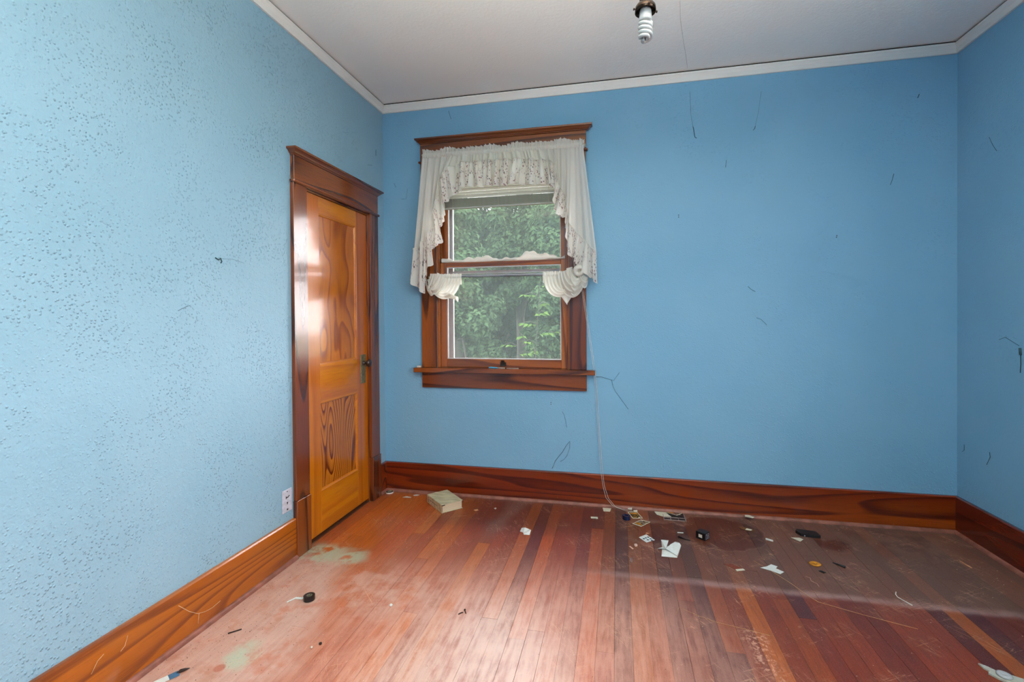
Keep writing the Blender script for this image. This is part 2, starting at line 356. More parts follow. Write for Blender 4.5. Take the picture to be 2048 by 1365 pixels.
def lathe(name, prof, mat, parent=None, seg=24, mtx=None, smooth=True):
    vs = []; fs = []
    for (r, z) in prof:
        for k in range(seg):
            a = 2*math.pi*k/seg; vs.append(Vector((r*math.cos(a), r*math.sin(a), z)))
    n = len(prof)
    for i in range(n-1):
        for k in range(seg): fs.append((i*seg+k, i*seg+(k+1) % seg, (i+1)*seg+(k+1) % seg, (i+1)*seg+k))
    if prof[0][0] > 1e-6: fs.append(tuple(range(seg))[::-1])
    if prof[-1][0] > 1e-6: fs.append(tuple((n-1)*seg+k for k in range(seg)))
    if mtx is not None: vs = [mtx @ v for v in vs]
    return frompd(name, vs, fs, mat, parent, smooth)
def prism(name, poly, z0, z1, mat, parent=None, mtx=None):
    n = len(poly); vs = [Vector((x, y, z0)) for x, y in poly]+[Vector((x, y, z1)) for x, y in poly]
    fs = [tuple(range(n))[::-1], tuple(range(n, 2*n))]+[(i, (i+1) % n, n+(i+1) % n, n+i) for i in range(n)]
    if mtx is not None: vs = [mtx @ v for v in vs]
    return frompd(name, vs, fs, mat, parent)
def loft(name, secs, mat, parent=None):
    """stacked rectangles ((x0,x1,y0,y1), z)"""
    vs = []; fs = []
    for (x0, x1, y0, y1), z in secs: vs += [(x0, y0, z), (x1, y0, z), (x1, y1, z), (x0, y1, z)]
    for i in range(len(secs)-1):
        for k in range(4): fs.append((4*i+k, 4*i+(k+1) % 4, 4*i+4+(k+1) % 4, 4*i+4+k))
    fs.append((3, 2, 1, 0)); m = 4*(len(secs)-1); fs.append((m, m+1, m+2, m+3))
    return frompd(name, vs, fs, mat, parent)
def empty(name, loc=(0, 0, 0)):
    o = bpy.data.objects.new(name, None); o.location = loc; o.empty_display_size = .05; COL.objects.link(o); return o
def structure(o): o['kind'] = 'structure'; return o
def thing(o, label, cat, group=None):
    o['label'] = label; o['category'] = cat
    if group: o['group'] = group
    return o

# ------------------------------------------------------------------ room shell
RW, ZC, YF = 3.7245, 2.925, -4.05
T = .16
WX0, WX1, WZ0, WZ1 = .425, 1.411, .942, 2.47            # back window opening
structure(boxes('wall_back', [(-T, WX0, 0, T, 0, ZC), (WX1, RW+T, 0, T, 0, ZC), (WX0, WX1, 0, T, 0, WZ0-.035), (WX0, WX1, 0, T, WZ1, ZC)], M_WALL_B))
wall_back = bpy.data.objects['wall_back']
DY0, DY1, DZ = -.945, -.228, 2.06                       # door opening
structure(boxes('wall_left', [(-T, 0, YF, DY0, 0, ZC), (-T, 0, DY1, 0, 0, ZC), (-T, 0, DY0, DY1, DZ, ZC)], M_WALL_L))
wall_left = bpy.data.objects['wall_left']
SY0, SY1, SZ0, SZ1 = -3.85, -2.45, .94, 2.4             # side window
structure(boxes('wall_right', [(RW, RW+T, YF, SY0, 0, ZC), (RW, RW+T, SY1, 0, 0, ZC), (RW, RW+T, SY0, SY1, 0, SZ0), (RW, RW+T, SY0, SY1, SZ1, ZC)], M_WALL_B))
wall_right = bpy.data.objects['wall_right']
structure(boxes('wall_front', [(-T, RW+T, YF-T, YF, 0, ZC)], M_WALL_B))
ceiling = structure(boxes('ceiling', [(-T, RW+T, YF-T, T, ZC, ZC+.12)], M_CEIL))

# floor boards, each a part of the floor
floor = structure(boxes('floor', [(-.02, RW+.02, YF, .02, -.06, -.0185)], M_HIDE))
PW = .0708
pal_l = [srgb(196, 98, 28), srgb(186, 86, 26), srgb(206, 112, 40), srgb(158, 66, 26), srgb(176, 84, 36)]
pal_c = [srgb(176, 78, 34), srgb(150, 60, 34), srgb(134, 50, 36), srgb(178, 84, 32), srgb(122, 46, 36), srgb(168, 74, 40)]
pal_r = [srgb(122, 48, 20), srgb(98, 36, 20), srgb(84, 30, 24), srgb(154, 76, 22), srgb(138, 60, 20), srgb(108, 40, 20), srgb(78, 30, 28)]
tone = None; prng = random.Random(11)
for k in range(-25, 29):
    x0 = 1.719+k*PW; x1 = x0+PW
    if x1 < -.0 or x0 > RW: continue
    x0c, x1c = max(x0, -.0)+.0001, min(x1, RW)-.0001
    if x1c-x0c < .004: continue
    y = YF+.001; first = True
    while y < -.002:
        ln = prng.uniform(1.1, 2.9)
        if first: ln *= prng.uniform(.3, 1.); first = False
        y1 = min(y+ln, -.001)
        if -.001-y1 < .35: y1 = -.001
        cx = (x0c+x1c)/2; dz = prng.uniform(-.0006, .0006); g = prng.choice([.0, .0001, .0002, .0010])
        a, b, c_, d = x0c+g*.5, x1c-g*.5, y, y1-.0006
        ch = .0005
        vs = [(a, c_, -.0185), (b, c_, -.0185), (b, d, -.0185), (a, d, -.0185), (a, c_, -ch+dz), (b, c_, -ch+dz), (b, d, -ch+dz), (a, d, -ch+dz),
              (a+ch, c_+ch*.5, dz), (b-ch, c_+ch*.5, dz), (b-ch, d-ch*.5, dz), (a+ch, d-ch*.5, dz)]
        fs = [(0, 1, 5, 4), (1, 2, 6, 5), (2, 3, 7, 6), (3, 0, 4, 7), (4, 5, 9, 8), (5, 6, 10, 9), (6, 7, 11, 10), (7, 4, 8, 11), (8, 9, 10, 11)]
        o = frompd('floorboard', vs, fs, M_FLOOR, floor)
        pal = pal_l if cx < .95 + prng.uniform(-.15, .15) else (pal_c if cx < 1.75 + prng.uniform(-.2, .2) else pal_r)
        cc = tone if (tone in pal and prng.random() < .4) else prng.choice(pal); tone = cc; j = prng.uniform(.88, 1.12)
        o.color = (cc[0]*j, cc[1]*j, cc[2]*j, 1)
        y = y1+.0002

# crown trim, baseboards, shoes (profile swept along the wall; p = distance from wall)
def sweep(name, prof, a, b, n, mat, parent=None):
    """prof [(p,z)], from wall point a to b (xy), n = inward normal; mitred ends given by m0,m1"""
    (ax, ay, m0), (bx, by, m1) = a, b; vs = []; d = Vector((bx-ax, by-ay)).normalized()
    for (px_, py_, mm) in ((ax, ay, m0), (bx, by, -m1)):
        for p_, z in prof: vs.append((px_+n[0]*p_+d.x*mm*p_, py_+n[1]*p_+d.y*mm*p_, z))
    k = len(prof); fs = [(i, (i+1) % k, k+(i+1) % k, k+i) for i in range(k)]
    fs += [tuple(range(k))[::-1], tuple(range(k, 2*k))]
    o = frompd(name, vs, fs, mat, parent)
    bm = bmesh.new(); bm.from_mesh(o.data); bmesh.ops.recalc_face_normals(bm, faces=bm.faces); bm.to_mesh(o.data); bm.free()
    return o
crown = [(0, 2.859), (.012, 2.859), (.015, 2.866), (.016, 2.885), (.024, 2.899), (.027, 2.902), (.027, 2.915), (0, 2.915)]
structure(sweep('trim_1', crown, (0, YF, 1), (0, 0, 1), (1, 0), M_CROWN))
structure(sweep('trim_2', crown, (0, 0, 1), (RW, 0, 1), (0, -1), M_CROWN))
structure(sweep('trim_3', crown, (RW, 0, 1), (RW, YF, 1), (-1, 0), M_CROWN))
def basep(h, t_): return [(0, 0.), (t_, 0.), (t_, h-.006), (t_-.005, h), (0, h)]
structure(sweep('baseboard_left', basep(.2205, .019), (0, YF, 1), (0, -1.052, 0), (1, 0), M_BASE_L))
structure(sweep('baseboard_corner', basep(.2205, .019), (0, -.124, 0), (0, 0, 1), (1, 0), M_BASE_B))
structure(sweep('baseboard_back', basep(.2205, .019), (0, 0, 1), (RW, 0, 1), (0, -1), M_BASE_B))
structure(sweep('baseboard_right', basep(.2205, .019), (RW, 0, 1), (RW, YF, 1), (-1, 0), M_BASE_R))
shoe = [(.0192, .0005)]+[(.0192+.015*math.cos(a), .0005+.019*math.sin(a)) for a in [i*math.pi/2/6 for i in range(7)]]
structure(sweep('trim_4', shoe, (0, YF, 1), (0, -1.053, 0), (1, 0), M_SHOE))
structure(sweep('trim_5', shoe, (0, -.123, 0), (0, 0, 1), (1, 0), M_SHOE))
structure(sweep('trim_6', shoe, (0, 0, 1), (RW, 0, 1), (0, -1), M_SHOE))
structure(sweep('trim_7', shoe, (RW, 0, 1), (RW, YF, 1), (-1, 0), M_SHOE))

for k_, (a_, b_, n_) in enumerate((((0, YF, 1), (0, 0, 1), (1, 0)), ((0, 0, 1), (RW, 0, 1), (0, -1)), ((RW, 0, 1), (RW, YF, 1), (-1, 0)))):
    sweep('shadow_gap', [(0, 2.9155), (.019, 2.9155), (.019, 2.9248), (0, 2.9248)], a_, b_, n_, M_DARKGAP, bpy.data.objects['trim_%d' % (k_+1)])  # solid dark strip in the gap, painting its shade
# ------------------------------------------------------------------ door
door = structure(empty('door_1', (0, -.59, 0))); D = Matrix.Translation((0, .59, 0))
def dpart(o): o.location.y = .59; return o      # parts are written in room coordinates
def db(name, L, mat, bev=.0012, par=None):
    o = boxes(name, L, mat, par or door, bev)
    if par is None: dpart(o)
    return o
db('casing', [(.0005, .022, -1.050, -.936, .313, 2.052)], M_CAS_Z)
db('casing', [(.0005, .022, -.2385, -.125, .313, 2.052)], M_CAS_Z)
db('plinth_block', [(.0005, .029, -1.053, -.934, .0005, .312)], M_CAS_Z, .002)
db('plinth_block', [(.0005, .029, -.2405, -.122, .0005, .312)], M_CAS_Z, .002)
db('fillet', [(.0005, .034, -1.058, -.117, 2.0525, 2.071)], M_CAS_Y, .005)
db('head_board', [(.0005, .024, -1.046, -.129, 2.0715, 2.200)], M_CAS_Y)
def cornice(name, x0, x1, z0, mat, parent, swap=False, back=.0005):
    S = [(.000, z0), (.004, z0+.003), (.004, z0+.007), (.010, z0+.010), (.014, z0+.016), (.024, z0+.024), (.030, z0+.026), (.031, z0+.037)]
    secs = []
    for p_, z in S:
        secs.append((((back, .026+p_, x0-p_, x1+p_) if swap else (x0-p_, x1+p_, -.026-p_, -back)), z))
    return loft(name, secs, mat, parent)
dpart(cornice('cornice', -1.046, -.129, 2.2005, M_CAS_Y, door, True))
db('jamb', [(-.12, .0005, -.944, -.9335, .001, 2.0515)], M_CAS_Z)
db('jamb', [(-.12, .0005, -.2395, -.229, .001, 2.0515)], M_CAS_Z)
db('jamb', [(-.12, .0005, -.933, -.240, 2.042, 2.0525)], M_CAS_Y)
th_ = db('threshold', [(-.13, .0, -.933, -.2405, -.018, .004)], M_FLOOR, .0); th_.color = (.12, .04, .02, 1)
db('closet_back', [(-.155, -.15, -.944, -.229, .0, 2.06)], M_HIDE, 0)
XF, XB = -.008, -.043
leaf_x = (XB, XF)
db('stile', [(*leaf_x, -.9325, -.787, .022, 2.0405)], M_STILE, .0008)
db('stile', [(*leaf_x, -.377, -.2415, .022, 2.0405)], M_STILE, .0008)
db('rail', [(*leaf_x, -.7868, -.3772, 1.937, 2.0405)], M_RAIL, .0008)
db('rail', [(*leaf_x, -.7868, -.3772, .800, 1.033)], M_RAIL, .0008)
db('rail', [(*leaf_x, -.7868, -.3772, .022, .270)], M_RAIL, .0008)
db('panel', [(XB+.01, XF-.012, -.7866, -.3774, 1.0335, 1.9365)], M_PAN_UP, 0)
db('panel', [(XB+.01, XF-.012, -.7866, -.3774, .2705, .7995)], M_PAN_LO, 0)
def sticking(y0, y1, z0, z1):
    # bevelled moulding ring between frame face and panel
    w = .011; a = [(y0, z0), (y1, z0), (y1, z1), (y0, z1)]; b = [(y0+w, z0+w), (y1-w, z0+w), (y1-w, z1-w), (y0+w, z1-w)]
    m_ = [(y0+w*.55, z0+w*.55), (y1-w*.55, z0+w*.55), (y1-w*.55, z1-w*.55), (y0+w*.55, z1-w*.55)]
    vs = [(XF-.002, y, z) for y, z in a]+[(XF-.0045, y, z) for y, z in m_]+[(XF-.0125, y, z) for y, z in b]
    fs = []
    for r_ in (0, 4):
        for k in range(4): fs.append((r_+k, r_+(k+1) % 4, r_+4+(k+1) % 4, r_+4+k))
    dpart(frompd('panel_moulding', vs, fs, M_RAIL, door))
sticking(-.7868, -.3772, 1.033, 1.937); sticking(-.7868, -.3772, .270, .800)
def hinge(z0, z1, plate, pull):
    h = empty('hinge'); h.parent = door; h.location = (0, .59, 0)
    y0 = -.934
    o = lathe('knuckle', [(.0, 0), (.0055, 0), (.0055, z1-z0), (.004, z1-z0+.003), (0, z1-z0+.003)], M_HINGE, h, 12, Matrix.Translation((.001, y0+.004, z0)))
    boxes('hinge_plate', [(XF-.001, XF+.0015, y0+.006, y0+.034, z0+.008, z1-.012)], M_HPLATE if plate else M_HINGE, h, .0005)
    for zz in ((z0*.7+z1*.3), (z0*.3+z1*.7)):
        lathe('screw', [(.0028, 0), (.002, .001), (0, .0012)], M_HINGE, h, 10, Matrix.Translation((XF+.0015, y0+.022, zz)) @ Matrix.Rotation(math.pi/2, 4, 'Y'))
hinge(1.775, 1.905, True, 0); hinge(.312, .434, False, 0)
esc = db('escutcheon', [(XF+.0002, XF+.004, -.335, -.272, .855, 1.056)], M_BRASS, .0015)
k_ = boxes('keyhole', [(XF+.0035, XF+.0044, -.3065, -.3015, .905, .917)], M_BLACK, esc); lathe('keyhole', [(.0045, 0), (.0045, .0006), (0, .0006)], M_BLACK, esc, 12, Matrix.Translation((XF+.0038, -.304, .918)) @ Matrix.Rotation(math.pi/2, 4, 'Y'))
kn = dpart(lathe('knob', [(.016, 0), (.016, .003), (.009, .006), (.0075, .022), (.011, .027), (.021, .031), (.0265, .038), (.0275, .045), (.0245, .053), (.016, .058), (.006, .060), (0, .0602)], M_KNOB, door, 28,
            Matrix.Translation((XF+.0042, -.303, .997)) @ Matrix.Rotation(math.pi/2, 4, 'Y')))

# outlet
ot = thing(empty('outlet', (0, -1.104, .335)), 'pale plastic wall outlet beside the plinth of the door casing', 'outlet')
M0 = Matrix.Translation((0, 0, 0))
boxes('cover_plate', [(.0005, .006, -.037, .037, -.0605, .0605)], M_PLATE, ot, .002)
lathe('screw', [(.0035, 0), (.0025, .001), (0, .001)], M_HINGE, ot, 10, Matrix.Translation((.006, 0, .049)) @ Matrix.Rotation(math.pi/2, 4, 'Y'))
boxes('socket_slot', [(.0055, .0068, -.012, -.008, .012, .026)], M_BLACK, ot); boxes('socket_slot', [(.0055, .0068, .006, .018, .020, .024)], M_BLACK, ot)
boxes('socket_slot', [(.0055, .0075, -.008, .008, .016, .021)], M_HINGE, ot)
prism('socket_slot', [(-.006, .006), (.006, .006), (0, -.008)], 0, .001, M_BLACK, ot, Matrix.Translation((.006, .0, -.013)) @ Matrix(((0, 0, 1, 0), (1, 0, 0, 0), (0, 1, 0, 0), (0, 0, 0, 1))))
boxes('socket_slot', [(.0055, .0068, -.005, .005, -.050, -.042)], M_BLACK, ot)

# ------------------------------------------------------------------ window
win = structure(empty('window_1', (.92, 0, .942)))
def wpart(o): o.location = (-.92, 0, -.942); return o
def wb(name, L, mat, bev=.0012, par=None):
    o = boxes(name, L, mat, par or win, bev)
    if par is None: wpart(o)
    return o
wb('casing', [(.313, .425, -.022, -.0005, .943, 2.452)], M_CAS_Z)
wb('casing', [(1.411, 1.528, -.022, -.0005, .943, 2.452)], M_CAS_Z)
wb('fillet', [(.300, 1.544, -.034, -.0005, 2.4525, 2.470)], M_CAS_X, .005)
wb('head_board', [(.313, 1.532, -.024, -.0005, 2.4705, 2.594)], M_CAS_X)
wpart(cornice('cornice', .311, 1.545, 2.5945, M_CAS_X, win))
wb('stool', [(.260, 1.586, -.060, -.0005, .908, .942), (.4255, 1.4105, -.0005, .055, .908, .942)], M_CAS_X, .003)
wb('apron', [(.313, 1.528, -.020, -.0005, .793, .9075)], M_CAS_X, .0015)
wb('jamb', [(.4252, .438, .0, .158, .9425, 2.469)], M_SASH_Z); wb('jamb', [(1.398, 1.4108, .0, .158, .9425, 2.469)], M_SASH_Z)
wb('jamb', [(.4385, 1.3975, .0, .158, 2.457, 2.469)], M_SASH_X)
wb('stop_bead', [(.4385, .449, .001, .017, .9425, 2.456)], M_SASH_Z, .002); wb('stop_bead', [(1.387, 1.3975, .001, .017, .9425, 2.456)], M_SASH_Z, .002)
wb('outer_sill', [(.42, 1.415, .056, .20, .90, .935)], M_STORMFRAME)
def sash(name, x0, x1, z0, z1, gx0, gx1, gz0, gz1, y0, y1):
    s_ = empty(name); s_.parent = win; wpart(s_)
    boxes('stile', [(x0, gx0, y0, y1, z0, z1)], M_SASH_Z, s_, .0015); boxes('stile', [(gx1, x1, y0, y1, z0, z1)], M_SASH_Z, s_, .0015)
    boxes('rail', [(gx0+.0002, gx1-.0002, y0, y1, z0, gz0)], M_SASH_X, s_, .0015); boxes('rail', [(gx0+.0002, gx1-.0002, y0, y1, gz1, z1)], M_SASH_X, s_, .0015)
    ym = (y0+y1)/2
    # pale putty bead round the glass
    w = .007
    boxes('glazing_bead', [(gx0, gx0+w, y0+.006, ym, gz0, gz1), (gx1-w, gx1, y0+.006, ym, gz0, gz1), (gx0+w, gx1-w, y0+.006, ym, gz0, gz0+w), (gx0+w, gx1-w, y0+.006, ym, gz1-w, gz1)], M_STORMFRAME, s_, 0)
    boxes('pane', [(gx0+.0005, gx1-.0005, ym, ym+.003, gz0+.0005, gz1-.0005)], M_GLASS, s_)
    return s_
lo = sash('lower_sash', .4495, 1.3865, .943, 1.717, .497, 1.349, 1.004, 1.684, .0185, .053)
hi = sash('upper_sash', .440, 1.396, 1.686, 2.456, .492, 1.345, 1.722, 2.41, .060, .093)
st = empty('storm_window'); st.parent = win; wpart(st)
boxes('storm_frame', [(.45, .512, .118, .140, .936, 2.456), (1.336, 1.40, .118, .140, .936, 2.456), (.512, 1.336, .118, .140, .936, .962), (.512, 1.336, .112, .135, 1.615, 1.635), (.512, 1.336, .122, .140, 1.642, 1.664), (.512, 1.336, .118, .140, 2.40, 2.456)], M_STORMFRAME, st, .001)
boxes('pane', [(.512, 1.336, .128, .1295, .962, 1.615)], M_STORM, st); boxes('pane', [(.512, 1.336, .132, .1335, 1.664, 2.40)], M_STORM, st)
# sash lift on the bottom rail
lx, ly, lz = .925, .0185, .974
lf_ = boxes('sash_lift', [(lx+a, lx+b, ly+c, ly+d, lz+e, lz+f) for a, b, c, d, e, f in ((-.022, .022, -.003, -.0003, -.020, .008), (-.017, .017, -.0045, -.003, -.016, .004), (-.013, .013, -.018, -.003, .008, .013), (-.013, .013, -.018, -.014, .013, .024))], M_HINGE, lo, .0006)
lf_['label'] = 'small dark metal finger lift on the bottom rail'
# side and front windows out of view (they let daylight in)
for nm, L in (('window_2', [(RW-.02, RW+.12, SY0-.09, SY0, SZ0-.09, SZ1+.09), (RW-.02, RW+.12, SY1, SY1+.09, SZ0-.09, SZ1+.09), (RW-.02, RW+.12, SY0, SY1, SZ1, SZ1+.09), (RW-.02, RW+.12, SY0, SY1, SZ0-.09, SZ0), (RW+.06, RW+.1, SY0, SY1, 1.63, 1.68)]),):
    structure(boxes(nm, L, M_CAS_Z))

# ------------------------------------------------------------------ mini blind
bl = thing(empty('mini_blind', (.94, .004, 2.44)), 'raised white mini blind stacked behind the curtain valance', 'blind')
def rel(o, par): o.location = -Vector(par.location); return o
rel(boxes('headrail', [(.470, 1.365, -.010, .014, 2.425, 2.452)], M_BLIND, bl, .001), bl)
zs = [2.125+.0048*i for i in range(13)]+[2.198, 2.222, 2.245, 2.268, 2.291, 2.314, 2.337, 2.36, 2.383, 2.406]
prof = [(-.0125, -.0015), (-.006, .0006), (0, .0012), (.006, .0006), (.0125, -.0015)]
slat_me = None
for i, z in enumerate(zs):
    if slat_me is None:
        vs = []; fs = []
        for xx in (.476, 1.359):
            for dy, dz in prof: vs.append((xx, .002+dy, dz))
            for dy, dz in prof: vs.append((xx, .002+dy, dz-.0006))
        n5 = 5
        for k in range(4): fs += [(k, k+1, 10+k+1, 10+k), (5+k+1, 5+k, 15+k, 15+k+1)]
        fs += [(0, 10, 15, 5), (4, 9, 19, 14), (0, 5, 6, 1), (1, 6, 7, 2), (2, 7, 8, 3), (3, 8, 9, 4)]
        o = frompd('slat', vs, fs, M_BLIND, bl); slat_me = o.data; slat_hi = slat_me.copy(); slat_hi.materials[0] = M_SLAT
    else:
        o = bpy.data.objects.new('slat', slat_me if i < 13 else slat_hi); COL.objects.link(o); o.parent = bl
    rel(o, bl); o.location.z += z; o.location.y += (i % 3-1)*.0015
    if i >= 13:
        o.rotation_euler.x = -.85; pv = Vector((0, .002, 0)); o.location += pv-Matrix.Rotation(-.85, 3, 'X') @ pv
rel(boxes('bottom_rail', [(.476, 1.359, -.010, .014, 2.108, 2.119)], M_BLIND, bl, .001), bl)
for xx in (.56, .905, 1.27):
    rel(tube('ladder_cord', [(xx+.003*math.sin(i*2.2), -.0115-.002*(i % 2), 2.425-.0307*i) for i in range(11)], .0012, M_CORD, bl, 5), bl)
cordpts = [(1.36, -.006, 2.43), (1.38, -.05, 2.2), (1.42, -.075, 1.9), (1.455, -.078, 1.62), (1.502, -.05, 1.478), (1.534, -.034, 1.254), (1.572, -.020, .97), (1.588, -.012, .80), (1.604, -.018, .50), (1.622, -.028, .24)]
rel(tube('lift_cord', cordpts+[(1.634, -.034, .15), (1.655, -.038, .07), (1.70, -.045, .022), (1.76, -.047, .005), (1.80, -.046, .0035)], .0012, M_CORD, bl, 5), bl)
rel(tube('lift_cord', [(x+.006+.0006*i, y-.004, z) for i, (x, y, z) in enumerate(cordpts)]+[(1.645, -.038, .15), (1.672, -.046, .07), (1.72, -.06, .020), (1.785, -.072, .005), (1.835, -.074, .0035)], .0012, M_CORD, bl, 5), bl)
for tx, ty in ((1.80, -.046), (1.835, -.074)):
    rel(lathe('tassel', [(.002, 0), (.004, .002), (.0085, .024), (.0085, .026), (0, .026)], M_CORD, bl, 12, Matrix.Translation((tx, ty, .009)) @ Matrix.Rotation(math.radians(92), 4, 'Y')), bl)

# ------------------------------------------------------------------ curtains
cols = [(.357, .300, 1.80, .262, 1.57), (.39, .33, 1.83, .32, 1.53), (.42, .364, 1.86, .369, 1.49), (.45, .39, 1.90, .385, 1.64), (.47, .42, 1.94, .431, 1.70), (.49, .451, 1.97, .435, 1.81),
        (.51, .452, 2.08, .508, 1.845), (.53, .479, 2.19, .503, 1.985), (.55, .49, 2.26, .533, 2.0), (.57, .506, 2.32, .530, 2.142), (.60, .566, 2.38, .607, 2.17), (.66, .66, 2.412, .658, 2.238),
        (.87, .874, 2.412, .873, 2.233), (1.04, 1.06, 2.408, 1.035, 2.234), (1.25, 1.27, 2.385, 1.295, 2.213), (1.31, 1.334, 2.348, 1.333, 2.172), (1.34, 1.349, 2.225, 1.315, 2.13), (1.37, 1.375, 2.17, 1.324, 2.02),
        (1.40, 1.402, 2.122, 1.401, 1.97), (1.42, 1.412, 2.02, 1.397, 1.91), (1.44, 1.423, 1.938, 1.415, 1.733), (1.46, 1.47, 1.88, 1.453, 1.70), (1.48, 1.514, 1.835, 1.470, 1.655), (1.50, 1.56, 1.78, 1.572, 1.56), (1.517, 1.603, 1.74, 1.606, 1.533)]
cols = np.array(cols)
val = thing(empty('curtain_valance', (.94, -.09, 2.49)), 'ivory swag valance with ruffled floral border at the top of the window', 'curtain')
def grid(name, P, uv, mat, parent):
    nu, nv = len(P), len(P[0]); vs = [p for r_ in P for p in r_]
    fs = [(i*nv+j, (i+1)*nv+j, (i+1)*nv+j+1, i*nv+j+1) for i in range(nu-1) for j in range(nv-1)]
    o = frompd(name, vs, fs, mat, parent, True)
    ul = o.data.uv_layers.new(name='UVMap')
    for lp in o.data.loops:
        i, j = divmod(lp.vertex_index, nv); ul.data[lp.index].uv = uv[i][j]
    return rel(o, parent)
def fold(x, s): return math.sin(x*60*s+2.5*math.sin(x*9))+.5*math.sin(x*143*s+1.7*math.sin(x*21))
def section(c0, c1, n):
    tt = np.linspace(c0, c1, n); idx = np.arange(len(cols)); C = np.array([np.interp(tt, idx, cols[:, k]) for k in range(5)]).T
    topz = 2.475-.012*(C[:, 0]-.357)/1.16+.004
    body = []; uvb = []; ruf = []; uvr = []; x_run = 0
    side = c1 < 11 or c0 > 13
    for i in range(n):
        tx, sx, sz, ex, ez = C[i]; tz = topz[i]; br = []; bu = []; rr = []; ru = []
        if i: x_run += math.hypot(C[i, 3]-C[i-1, 3], C[i, 4]-C[i-1, 4])+.004
        for j in range(15):
            v = j/14; x = tx+(sx-tx)*v; z = tz+(sz-tz)*v
            a = .004+.014*v; y = -.092-a*fold(tx*1.6, 1.)-.010*v
            br.append((x, y, z)); bu.append((tx*2, v*.6))
        for j in range(13):
            v = j/12; x = sx+(ex-sx)*v; z = sz+(ez-sz)*v
            ph = x_run*(30 if side else 33)
            a = .007+.017*v
            sq = math.sin(ph+.7*math.sin(ph*.37)); sq = math.copysign(abs(sq)**.55, sq); y = -.106-.018*fold(tx*1.6, 1.)*(1-v)-a*sq-.004
            x += (.006 if side else .011)*v*math.sin(2*ph+.6)
            z += .006*v*math.cos(ph)
            if j == 0: y -= .003
            rr.append((x, y, z)); ru.append((x_run*.9, v*.16))
        body.append(br); uvb.append(bu); ruf.append(rr); uvr.append(ru)
    return body, uvb, ruf, uvr
for nm, c0, c1, n in (('side_swag', 0, 10.5, 260), ('valance_panel', 10.5, 14.6, 420), ('side_swag', 14.6, 24, 260)):
    body, uvb, ruf, uvr = section(c0, c1, n)
    b_ = grid(nm, body, uvb, M_CLOTH, val); r_ = grid('ruffle_border', ruf, uvr, M_FLORAL, val)
    # pleated cord seam
    seam = [(r[0][0], r[0][1]-.002, r[0][2]) for r in ruf[::3]]
    rel(tube('seam_cord', seam, .0028, M_CLOTH, val, 5), val)
# gathered heading and rod pocket
P = []; U = []; n = 760
for i in range(n):
    u = i/(n-1); x = .352+u*1.172; zt = 2.488-.010*u; r_ = []; uu = []
    up_h = .026+.010*math.sin(x*31)*math.sin(x*7+1)+.003*math.sin(x*190)
    g = math.sin(x*520+3*math.sin(x*40)); g2 = math.sin(x*260+2*math.sin(x*33))
    curl = 0 if .01 < u < .99 else .03
    for (dy, dz, k) in ((-.010, -.022, .3), (-.015, -.014, .35), (-.019, -.004, .3), (-.016, .006, .4), (-.009, .010, .6), (-.010, .010+up_h*.5, 1.3), (-.012, .010+up_h, 2.)):
        r_.append((x, -.085+dy+.0035*k*g+.003*k*g2+curl, zt+dz)); uu.append((x, dz))
    P.append(r_); U.append(uu)
grid('gathered_heading', P, U, M_CLOTH, val)
rod1 = thing(empty('curtain_rod', (.94, -.088, 2.486)), 'white curtain rod inside the gathered heading of the valance', 'curtain rod')
rel(tube('rod', [(.352, -.0245, 2.490), (.354, -.088, 2.490), (1.523, -.088, 2.480), (1.524, -.0245, 2.480)], .006, M_CORD, rod1, 8), rod1)
rel(boxes('bracket', [(.346, .360, -.0265, -.0245, 2.474, 2.505)], M_HPLATE, rod1), rod1); rel(boxes('bracket', [(1.516, 1.530, -.0265, -.0245, 2.474, 2.50)], M_HPLATE, rod1), rod1)

# lower tension rod and tied-up cafe curtains
rod2 = thing(empty('tension_rod', (.94, -.052, 1.603)), 'thin grey tension rod across the middle of the window', 'curtain rod')
rel(tube('rod', [(.395, -.052, 1.606), (.95, -.052, 1.604)], .0065, M_ROD, rod2, 10), rod2); rel(tube('rod', [(.90, -.052, 1.604), (1.45, -.052, 1.600)], .0052, M_ROD, rod2, 10), rod2)
rel(lathe('end_cap', [(.009, 0), (.009, .012), (0, .012)], M_CORD, rod2, 12, Matrix.Translation((.40, -.052, 1.606)) @ Matrix.Rotation(-math.pi/2, 4, 'Y')), rod2)
rel(boxes('bracket', [(.385, .400, -.06, -.0225, 1.596, 1.616)], M_HPLATE, rod2), rod2); rel(boxes('bracket', [(1.445, 1.460, -.06, -.0225, 1.59, 1.61)], M_HPLATE, rod2), rod2)
def bez(a, b, c, d, n):
    tt = np.linspace(0, 1, n)[:, None]; a, b, c, d = map(np.array, (a, b, c, d))
    return (1-tt)**3*a+3*(1-tt)**2*tt*b+3*(1-tt)*tt**2*c+tt**3*d
def lerp(a, b, k): return tuple(a[i]+(b[i]-a[i])*k for i in range(3))
